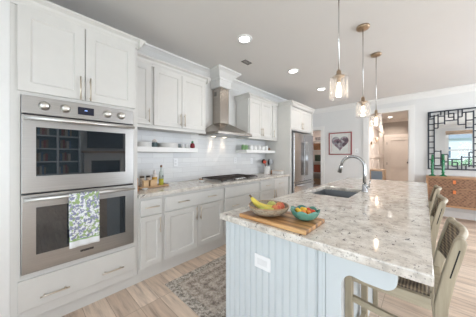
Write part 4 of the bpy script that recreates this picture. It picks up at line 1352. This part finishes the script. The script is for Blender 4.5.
# ================================================================== shelf contents
ZL = 1.4125
def plates(x, y, n, r, label, name='plate', grp=None, step=0.0102, labels=None):
    for k in range(n):
        z = ZL+0.0002+k*step
        prof = [(r*0.6, z), (r-0.001, z+0.001), (r, z+0.003), (r, z+0.0092), (r-0.004, z+0.0098), (r*0.6, z+0.004), (0, z+0.004)]
        o = obj(name, lathe(BM(), prof, (x, y), 28), M_white)
        tag(o, labels(k, n), 'plate', grp)
pos = lambda k, n: ['lowest', 'second from the bottom', 'third from the bottom', 'fourth from the bottom', 'fifth from the bottom', 'sixth from the bottom', 'seventh from the bottom'][k] if k < n-1 else 'topmost'
plates(0.150, 1.010, 6, 0.105, '', grp='plate stack beside the oven tower', labels=lambda k, n: 'white plate in the short stack next to the oven tower, %s' % pos(k, n))
plates(0.150, 1.345, 6, 0.135, '', grp='large plate stack on the shelf', labels=lambda k, n: 'large white plate in the middle stack of the shelf, %s' % pos(k, n))
# teal jar with pale flower
t = thing('jar', 'dark teal jar with a pale flower knob between the plate stacks', 'jar', (0.15, 1.160, ZL))
obj('body', lathe(BM(), [(0.034, ZL+.0003), (0.038, ZL+0.006), (0.038, ZL+0.055), (0.030, ZL+0.064), (0.0, ZL+0.064)], (0.15, 1.160), 20), simple('teal_jar', (0.09, 0.14, 0.15), 0.25), t)
bm = BM()
for k in range(6): blob(bm, (0.15+0.018*math.cos(k*PI/3), 1.160+0.018*math.sin(k*PI/3), ZL+0.082), 0.016, n=10)
blob(bm, (0.15, 1.160, ZL+0.092), 0.018, n=10)
obj('flower', bm, simple('pale_pink', (0.78, 0.70, 0.66), 0.6), t, label='pale pink flower knob')
for y, l in ((1.513, 'small grey tin beside the large plate stack'),):
    o = obj('tin', lathe(BM(), [(0.026, ZL+.0003), (0.027, ZL+0.05), (0.028, ZL+0.052), (0.028, ZL+0.060), (0.0, ZL+0.062)], (0.15, y), 20), simple('grey_tin', (0.30, 0.34, 0.35), 0.35, 0.5))
    tag(o, l, 'tin')
def mug(x, y, z, label, grp, mat=None, r=0.036, h=0.075):
    t = thing('mug', label, 'mug', (x, y, z), grp)
    obj('cup', lathe(BM(), [(r*0.8, z+.0003), (r*0.95, z+0.006), (r, z+h), (r-0.004, z+h), (r*0.9-0.004, z+0.008), (0, z+0.007)], (x, y), 22), mat or M_white, t)
    pts = [(x+0.010, y+r-0.002, z+h*0.82)]+[(x+0.012, y+r+0.018*math.sin(PI*i/6), z+h*(0.82-0.6*i/6)) for i in range(1, 6)]+[(x+0.010, y+r-0.004, z+h*0.22)]
    obj('handle', tube(BM(), pts, 0.0045, 8), mat or M_white, t)
    return t
mug(0.15, 1.572, ZL, 'white mug on the plate shelf, beside the grey tin', 'white mugs on the plate shelf', h=0.062, r=0.027)
mug(0.15, 1.640, ZL, 'white mug on the plate shelf, beside the red bottle', 'white mugs on the plate shelf', h=0.062, r=0.027)
t = thing('round_bottle', 'round dark red bottle with a green top at the end of the plate shelf', 'bottle', (0.21, 1.700, ZL))
obj('body', lathe(BM(), [(0.026, ZL+.0003), (0.034, ZL+0.012), (0.036, ZL+0.035), (0.030, ZL+0.062), (0.017, ZL+0.078), (0.0, ZL+0.078)], (0.21, 1.700), 22), simple('red_glaze', (0.22, 0.015, 0.025), 0.2), t)
obj('stopper', lathe(BM(), [(0.016, ZL+0.0782), (0.017, ZL+0.092), (0.012, ZL+0.108), (0.0, ZL+0.110)], (0.21, 1.700), 16), simple('green_top', (0.06, 0.22, 0.10), 0.4), t, label='green stopper')

ZR = 1.4205
for i, (y, l) in enumerate(((2.900, 'green glass jar at the hood end of the mug shelf'), (2.985, 'green glass jar next to the mugs on the shelf'))):
    t = thing('jar', l, 'jar', (0.15, y, ZR), 'green jars on the mug shelf')
    obj('body', lathe(BM(), [(0.034, ZR+.0003), (0.038, ZR+0.006), (0.038, ZR+0.080), (0.030, ZR+0.088), (0.0, ZR+0.088)], (0.15, y), 20), simple('green_jar', (0.20, 0.36, 0.16), 0.3, var=0.3, scale=30), t)
    obj('lid', lathe(BM(), [(0.031, ZR+0.0882), (0.031, ZR+0.104), (0.0, ZR+0.105)], (0.15, y), 20), simple('jar_lid', (0.55, 0.60, 0.52), 0.4), t)
ML = ['white mug on the mug shelf, next to the green jars', 'second white mug from the green jars on the mug shelf', 'third white mug from the green jars on the mug shelf',
      'fourth white mug from the green jars on the mug shelf', 'white mug on the mug shelf, nearest the brown pot']
for k in range(5):
    mug(0.17, 3.100+k*0.130, ZR, ML[k], 'white mugs on the mug shelf', r=0.052, h=0.10)
t = thing('small_pot', 'small brown clay pot at the fridge end of the mug shelf', 'pot', (0.16, 3.755, ZR))
obj('body', lathe(BM(), [(0.022, ZR+.0003), (0.032, ZR+0.02), (0.030, ZR+0.04), (0.022, ZR+0.046), (0.0, ZR+0.046)], (0.16, 3.755), 18), simple('brown_clay', (0.32, 0.19, 0.10), 0.5), t)
obj('lid', lathe(BM(), [(0.024, ZR+0.0462), (0.018, ZR+0.056), (0.005, ZR+0.062), (0.005, ZR+0.072), (0.0, ZR+0.073)], (0.16, 3.755), 18), simple('dark_clay', (0.20, 0.11, 0.06), 0.5), t)

# ================================================================== on the wall worktop
ZC = 0.9155
bm = BM()
box(bm, 0.165, 0.335, 0.90, 1.265, ZC+0.004, ZC+0.012)
for x0, x1, y0, y1 in ((0.165, 0.335, 0.90, 0.908), (0.165, 0.335, 1.257, 1.265), (0.165, 0.173, 0.908, 1.257), (0.327, 0.335, 0.908, 1.257)): box(bm, x0, x1, y0, y1, ZC+0.012, ZC+0.024)
for x in (0.18, 0.32):
    for y in (0.92, 1.245): box(bm, x-0.008, x+0.008, y-0.008, y+0.008, ZC+.0002, ZC+0.004)
tag(obj('serving_tray', bm, wood('tray_wood', (0.34, 0.19, 0.09), (0.56, 0.35, 0.18), 'y')), 'long wooden tray with spices and oils beside the oven tower', 'tray')
ZT = ZC+0.0125
def spice(x, y, label):
    t = thing('spice_jar', label, 'jar', (x, y, ZT), 'dark lidded spice jars on the tray')
    obj('glass', lathe(BM(), [(0.026, ZT), (0.027, ZT+0.004), (0.027, ZT+0.105), (0.024, ZT+0.11), (0.0, ZT+0.11)], (x, y), 18), simple('spice_content', (0.50, 0.42, 0.34), 0.15, var=0.3, scale=50), t)
    obj('lid', lathe(BM(), [(0.027, ZT+0.1102), (0.027, ZT+0.130), (0.0, ZT+0.131)], (x, y), 18), simple('black_lid', (0.06, 0.045, 0.04), 0.4), t)
spice(0.225, 0.972, 'dark lidded spice jar on the tray, closest to the oven tower')
spice(0.225, 1.048, 'dark lidded spice jar on the tray, beside the white topped bottle')
def woodbox(x, y0, y1, label):
    z = ZT
    o = obj('wooden_box', box(BM(), x, x+0.045, y0, y1, z, z+0.072), wood('pale_pine', (0.58, 0.36, 0.17), (0.76, 0.53, 0.30), 'y'), bevel=0.003)
    lid = obj('lid', box(BM(), x-0.001, x+0.046, y0-0.001, y1+0.001, z+0.0722, z+0.082), wood('pale_pine', (0.58, 0.36, 0.17), (0.76, 0.53, 0.30), 'y'), o)
    tag(o, label, 'box', 'small pine boxes on the tray')
woodbox(0.272, 0.955, 1.015, 'small pale pine box on the tray, in front of the spice jars')
woodbox(0.272, 1.035, 1.115, 'wider pale pine box on the tray, in front of the white topped bottle')
x, y = 0.225, 1.125
t = thing('sauce_bottle', 'white topped bottle with an amber band on the wooden tray', 'bottle', (x, y, ZT))
obj('body', lathe(BM(), [(0.030, ZT), (0.031, ZT+0.10), (0.031, ZT+0.125), (0.017, ZT+0.145), (0.0, ZT+0.145)], (x, y), 20), simple('bottle_white', (0.76, 0.72, 0.70), 0.3), t)
obj('label_band', lathe(BM(), [(0.0315, ZT+0.055), (0.0318, ZT+0.06), (0.0318, ZT+0.108), (0.0315, ZT+0.11)], (x, y), 20, cap=False), simple('amber', (0.55, 0.33, 0.06), 0.4), t)
obj('cap', lathe(BM(), [(0.016, ZT+0.1452), (0.015, ZT+0.175), (0.008, ZT+0.185), (0.008, ZT+0.198), (0.0, ZT+0.199)], (x, y), 18), simple('cap_white', (0.80, 0.74, 0.73), 0.35), t)
x, y = 0.235, 1.208
t = thing('oil_bottle', 'tall clear bottle of green olive oil with a dark stopper on the tray', 'bottle', (x, y, ZT))
obj('oil', lathe(BM(), [(0.029, ZT), (0.030, ZT+0.004), (0.030, ZT+0.082), (0.0, ZT+0.083)], (x, y), 20), simple('olive_oil', (0.40, 0.40, 0.03), 0.1), t, label='green olive oil')
obj('glass', lathe(BM(), [(0.030, ZT+0.0835), (0.030, ZT+0.14), (0.024, ZT+0.165), (0.011, ZT+0.185), (0.011, ZT+0.225), (0.0, ZT+0.226)], (x, y), 20), simple('pale_glass', (0.50, 0.56, 0.54), 0.08), t)
obj('label_patch', box(BM(), x+0.0295, x+0.0305, y+0.002, y+0.014, ZT+0.105, ZT+0.125), M_dark, t)
obj('stopper', lathe(BM(), [(0.012, ZT+0.2262), (0.013, ZT+0.250), (0.006, ZT+0.256), (0.0, ZT+0.257)], (x, y), 16), simple('dark_cork', (0.18, 0.09, 0.05), 0.6), t, label='dark stopper')
# wooden pepper mill and a small white dish left of the tray
t = thing('pepper_mill', 'slim wooden pepper mill against the oven tower', 'mill', (0.42, 0.835, ZC))
obj('body', lathe(BM(), [(0.026, ZC+.0003), (0.026, ZC+0.02), (0.017, ZC+0.05), (0.020, ZC+0.09), (0.015, ZC+0.11), (0.0, ZC+0.11)], (0.42, 0.835), 18), wood('mill_wood', (0.42, 0.18, 0.07), (0.58, 0.30, 0.14), 'z'), t)
obj('turning_head', lathe(BM(), [(0.015, ZC+0.1102), (0.022, ZC+0.125), (0.018, ZC+0.142), (0.005, ZC+0.148), (0.0, ZC+0.155)], (0.42, 0.835), 18), wood('mill_wood', (0.42, 0.18, 0.07), (0.58, 0.30, 0.14), 'z'), t)
o = obj('small_dish', lathe(BM(), [(0.018, ZC+.0003), (0.034, ZC+0.018), (0.032, ZC+0.019), (0.016, ZC+0.004), (0, ZC+0.004)], (0.40, 0.935), 20), M_white)
tag(o, 'small white dish between the pepper mill and the tray', 'dish')
# spoon rest
o = obj('spoon_rest', lathe(BM(), [(0.03, ZC+.0003), (0.055, ZC+0.018), (0.053, ZC+0.020), (0.028, ZC+0.005), (0, ZC+0.005)], (0.30, 1.80), 24), M_white)
obj('handle', tube(BM(), [(0.345, 1.77, ZC+0.016), (0.40, 1.735, ZC+0.018)], [0.009, 0.012], 8), M_white, o)
tag(o, 'white ceramic spoon rest at the left end of the cooktop', 'spoon rest')
o = obj('salt_pot', lathe(BM(), [(0.026, ZC+.0003), (0.028, ZC+0.03), (0.024, ZC+0.036), (0.0, ZC+0.037)], (0.20, 1.86), 20), simple('brown_clay', (0.32, 0.19, 0.10), 0.5))
tag(o, 'small brown pot between the spoon rest and the cooktop', 'pot')
# utensil crock
x, y = 0.20, 3.625
t = tag(obj('utensil_crock', lathe(BM(), [(0.066, ZC+.0003), (0.070, ZC+0.008), (0.070, ZC+0.155), (0.073, ZC+0.160), (0.067, ZC+0.160), (0.064, ZC+0.012), (0, ZC+0.010)], (x, y), 28, cap=False), M_white), 'white cylindrical utensil crock on the worktop near the fridge', 'crock')
def utensil(name, lean, head, col, label, blade):
    base = Vector((x, y, ZC+0.02)); tip = Vector((x+lean[0], y+lean[1], ZC+lean[2]))
    u = thing(name, label, 'utensil', tuple(base), 'utensils in the white crock')
    obj('handle', tube(BM(), [base+Vector((lean[0]*0.12, lean[1]*0.12, 0)), tip], 0.0045, 8), simple(name+'_'+col, {'red': (0.50, 0.05, 0.02), 'black': (0.02, 0.02, 0.025), 'wood': (0.45, 0.27, 0.14), 'steel': (0.4, 0.42, 0.45)}[col], 0.4), u)
    bm = BM(); blob(bm, tip+Vector((lean[0]*0.25, lean[1]*0.35, 0.03)), 0.058, blade, 14)
    obj('head', bm, simple(name+'_'+col, (0, 0, 0)), u)
utensil('spatula', (0.010, -0.080, 0.225), 0, 'red', 'red silicone spatula leaning out of the crock towards the cooktop', (0.35, 1.0, 0.6))
utensil('ladle', (-0.060, -0.012, 0.235), 0, 'black', 'black ladle standing upright in the crock', (0.8, 0.9, 0.9))
utensil('serving_spoon', (0.062, 0.025, 0.235), 0, 'steel', 'steel serving spoon standing in the crock', (0.5, 0.9, 1.1))
utensil('turner', (-0.015, 0.078, 0.215), 0, 'black', 'black turner leaning out of the crock towards the fridge', (0.35, 0.9, 1.2))
t = thing('vanilla_bottle', 'small brown bottle on the worktop between crock and white box', 'bottle', (0.31, 3.625, ZC))
obj('body', lathe(BM(), [(0.018, ZC+.0003), (0.018, ZC+0.055), (0.009, ZC+0.068), (0.009, ZC+0.08), (0, ZC+0.08)], (0.31, 3.625), 16), simple('brown_glass', (0.22, 0.10, 0.05), 0.2), t)
obj('cap', lathe(BM(), [(0.010, ZC+0.0802), (0.010, ZC+0.095), (0, ZC+0.095)], (0.31, 3.625), 14), M_dark, t)
t = thing('butter_box', 'low white box with a wooden lid on the worktop beside the fridge surround', 'box', (0.40, 3.74, ZC))
obj('base', box(BM(), 0.25, 0.50, 3.715, 3.815, ZC+.0003, ZC+0.060), M_white, t, bevel=0.006)
obj('lid', box(BM(), 0.245, 0.505, 3.710, 3.820, ZC+0.0605, ZC+0.076), simple('cream_lid', (0.74, 0.66, 0.58), 0.5), t, bevel=0.003)

# ================================================================== hall things
t = thing('wall_sconce', 'brass wall sconce with a small glowing shade in the hall', 'wall lamp', (1.60, 7.28, 1.72))
bm = BM(); tube(bm, [(1.502, 7.28, 1.70), (1.535, 7.28, 1.70)], 0.05, 16); tube(bm, [(1.535, 7.28, 1.70), (1.645, 7.28, 1.69), (1.655, 7.28, 1.74)], 0.008, 8)
obj('arm', bm, M_brass, t)
obj('shade', lathe(BM(), [(0.032, 1.74), (0.050, 1.85), (0.047, 1.85), (0.029, 1.745)], (1.655, 7.28), 20, cap=False), simple('sconce_shade', (0.85, 0.70, 0.55), 0.6, Transmission_Weight=0.3), t)
obj('bulb', blob(BM(), (1.655, 7.28, 1.79), 0.022), emit('sconce_bulb', (1.0, 0.8, 0.58), 3), t)
point('sconce_glow', (1.66, 7.28, 1.90), 2, (1.0, 0.78, 0.56), 0.03)
t = thing('hall_cabinet', 'small wooden hall cabinet with a blue-grey front, beyond the island tap', 'cabinet', (1.72, 7.05, 0))
bm = BM(); hx0, hx1, hy0, hy1 = 1.535, 1.86, 6.95, 7.45
M_hc = wood('hall_oak', (0.36, 0.25, 0.17), (0.54, 0.41, 0.29), 'x')
box(bm, hx0, hx1, hy0, hy1, 0.86, 0.90); box(bm, hx0, hx0+0.03, hy0, hy1, 0.12, 0.86); box(bm, hx1-0.03, hx1, hy0, hy1, 0.12, 0.86); box(bm, hx0+0.03, hx1-0.03, hy0+0.01, hy1, 0.12, 0.86)
obj('frame', bm, M_hc, t)
obj('front_panel', box(BM(), hx0+0.03, hx1-0.03, hy0+0.0005, hy0+0.0095, 0.15, 0.86), simple('blue_grey_panel', (0.20, 0.26, 0.33), 0.5), t, label='blue-grey panel')
bm = BM()
for k in range(6): box(bm, hx1+0.0003, hx1+0.008, hy0+0.03, hy1-0.03, 0.22+k*0.11, 0.27+k*0.11)
obj('side_slats', bm, M_hc, t)
for a in (hx0+0.02, hx1-0.02):
    for c in (hy0+0.02, hy1-0.02): obj('leg', bar(BM(), (a, c, 0), (a, c, 0.12), 0.03, 0.03, (1, 0, 0)), M_hc, t)

# pantry shelving and a few stores
t = thing('pantry_shelving', 'white open pantry shelving seen past the fridge', 'shelving', (0.1, 6.95, 0))
for x in (-0.42, 0.58): obj('upright', box(BM(), x-0.012, x+0.012, 6.75, 7.10, 0, 2.12), M_trim, t)
SHZ = (0.30, 0.72, 1.10, 1.48, 1.80)
for z in SHZ: obj('shelf', box(BM(), -0.408, 0.568, 6.75, 7.10, z, z+0.022), M_trim, t)
pl = [(0, 'storage_basket', 'woven brown basket on the lowest pantry shelf', (0.30, 0.20, 0.13), 0.24, 0.20, 'basket'),
      (1, 'cereal_box', 'red-brown box on the second pantry shelf', (0.36, 0.10, 0.06), 0.2, 0.26, 'box'),
      (2, 'storage_tin', 'dark green tin on the third pantry shelf', (0.10, 0.14, 0.10), 0.2, 0.22, 'tin'),
      (3, 'storage_basket', 'tan basket on the fourth pantry shelf', (0.42, 0.22, 0.12), 0.24, 0.22, 'basket'),
      (4, 'storage_tin', 'small grey tin on the top pantry shelf', (0.35, 0.33, 0.33), 0.16, 0.12, 'tin')]
for k, nm, lab, col, w, h, cat in pl:
    z = SHZ[k]+0.0225; cx = 0.03
    bm = BM()
    if cat == 'tin': lathe(bm, [(w/2, z), (w/2, z+h-0.02), (w/2+0.004, z+h-0.02), (w/2+0.004, z+h), (0, z+h)], (cx, 6.90), 24)
    elif cat == 'basket': prism(bm, [(cx-w/2+0.02, z), (cx+w/2-0.02, z), (cx+w/2, z+h), (cx-w/2, z+h)], 'y', 6.80, 7.0)
    else: box(bm, cx-w/2, cx+w/2, 6.80, 6.88, z, z+h)
    o = obj(nm, bm, simple('store_%d' % k, col, 0.6, var=0.25, scale=40), bevel=0.003)
    if cat == 'box': obj('flap', box(BM(), cx-w/2+0.005, cx+w/2-0.005, 6.805, 6.875, z+h+0.0005, z+h+0.004), simple('store_flap', (0.5, 0.4, 0.3), 0.7), o)
    tag(o, lab, cat, 'pantry stores')

# ================================================================== living room side (shows as reflections in the oven doors)
RX = XR-0.002
t = thing('wall_television', 'flat black television on the living room wall, reflected in the oven door', 'television', (RX-0.03, 1.92, 1.57))
obj('screen_body', box(BM(), RX-0.05, RX-0.02, 1.40, 2.45, 1.57, 2.12), M_black, t)
obj('bracket', box(BM(), RX-0.02, RX, 1.75, 2.10, 1.70, 1.98), M_dark, t)
tag(obj('mantel_shelf', box(BM(), RX-0.20, RX, 1.25, 2.60, 1.40, 1.47), wood('mantel_oak', (0.36, 0.22, 0.12), (0.55, 0.37, 0.22), 'y')), 'chunky oak mantel shelf above the fireplace, reflected in the oven', 'shelf')
t = thing('fireplace', 'fireplace with black firebox in a white surround, reflected in the oven', 'fireplace', (RX-0.05, 1.92, 0))
bm = BM(); box(bm, RX-0.10, RX, 1.30, 1.50, 0, 1.39); box(bm, RX-0.10, RX, 2.34, 2.54, 0, 1.39); box(bm, RX-0.10, RX, 1.50, 2.34, 1.15, 1.39)
obj('surround', bm, M_trim, t); obj('firebox', box(BM(), RX-0.06, RX, 1.501, 2.339, 0.01, 1.149), M_rubber, t)
t = thing('bookcase', 'white built-in bookcase beside the fireplace, reflected in the oven', 'bookcase', (RX-0.16, 0.70, 0))
bm = BM()
for y in (0.15, 0.66, 1.17): box(bm, RX-0.30, RX, y, y+0.03, 0, 2.3)
box(bm, RX-0.02, RX-0.001, 0.18, 1.17, 0.0, 2.3)
for z in (0.05, 0.75, 1.12, 1.49, 1.86, 2.27):
    box(bm, RX-0.299, RX-0.021, 0.18, 0.66, z, z+0.03); box(bm, RX-0.299, RX-0.021, 0.69, 1.17, z, z+0.03)
obj('frame', bm, simple('bookcase_white', (0.62, 0.66, 0.68), 0.5), t)
obj('back_board', box(BM(), RX-0.027, RX-0.0205, 0.181, 1.169, 0.78, 2.26), simple('bookcase_back', (0.10, 0.17, 0.19), 0.6), t)
BCOL = [('red', (0.35, 0.07, 0.05)), ('brown', (0.30, 0.20, 0.11)), ('cream', (0.60, 0.55, 0.45)), ('blue', (0.10, 0.20, 0.34)), ('tan', (0.45, 0.33, 0.20))]
for si, z in enumerate((0.781, 1.151, 1.521, 1.891)):
    for bi, y0 in enumerate((0.20, 0.70)):
        y = y0+0.02*si
        for k in range(5):
            cn, cc = BCOL[(k+si+2*bi) % 5]
            th = 0.035+0.006*((k*7+si*3) % 4); hh = 0.20+0.02*((k*5+si) % 4)
            o = obj('book', box(BM(), RX-0.20, RX-0.04, y, y+th, z, z+hh), simple('book_'+cn, cc, 0.6))
            tag(o, '%s book on the bookcase by the fireplace, shelf %s, %s bay' % (cn, ('lowest', 'second', 'third', 'highest')[si], ('left', 'right')[bi] if False else ('rear window', 'fireplace')[bi]), 'book', 'books on the bookcase')
            y += th+0.003
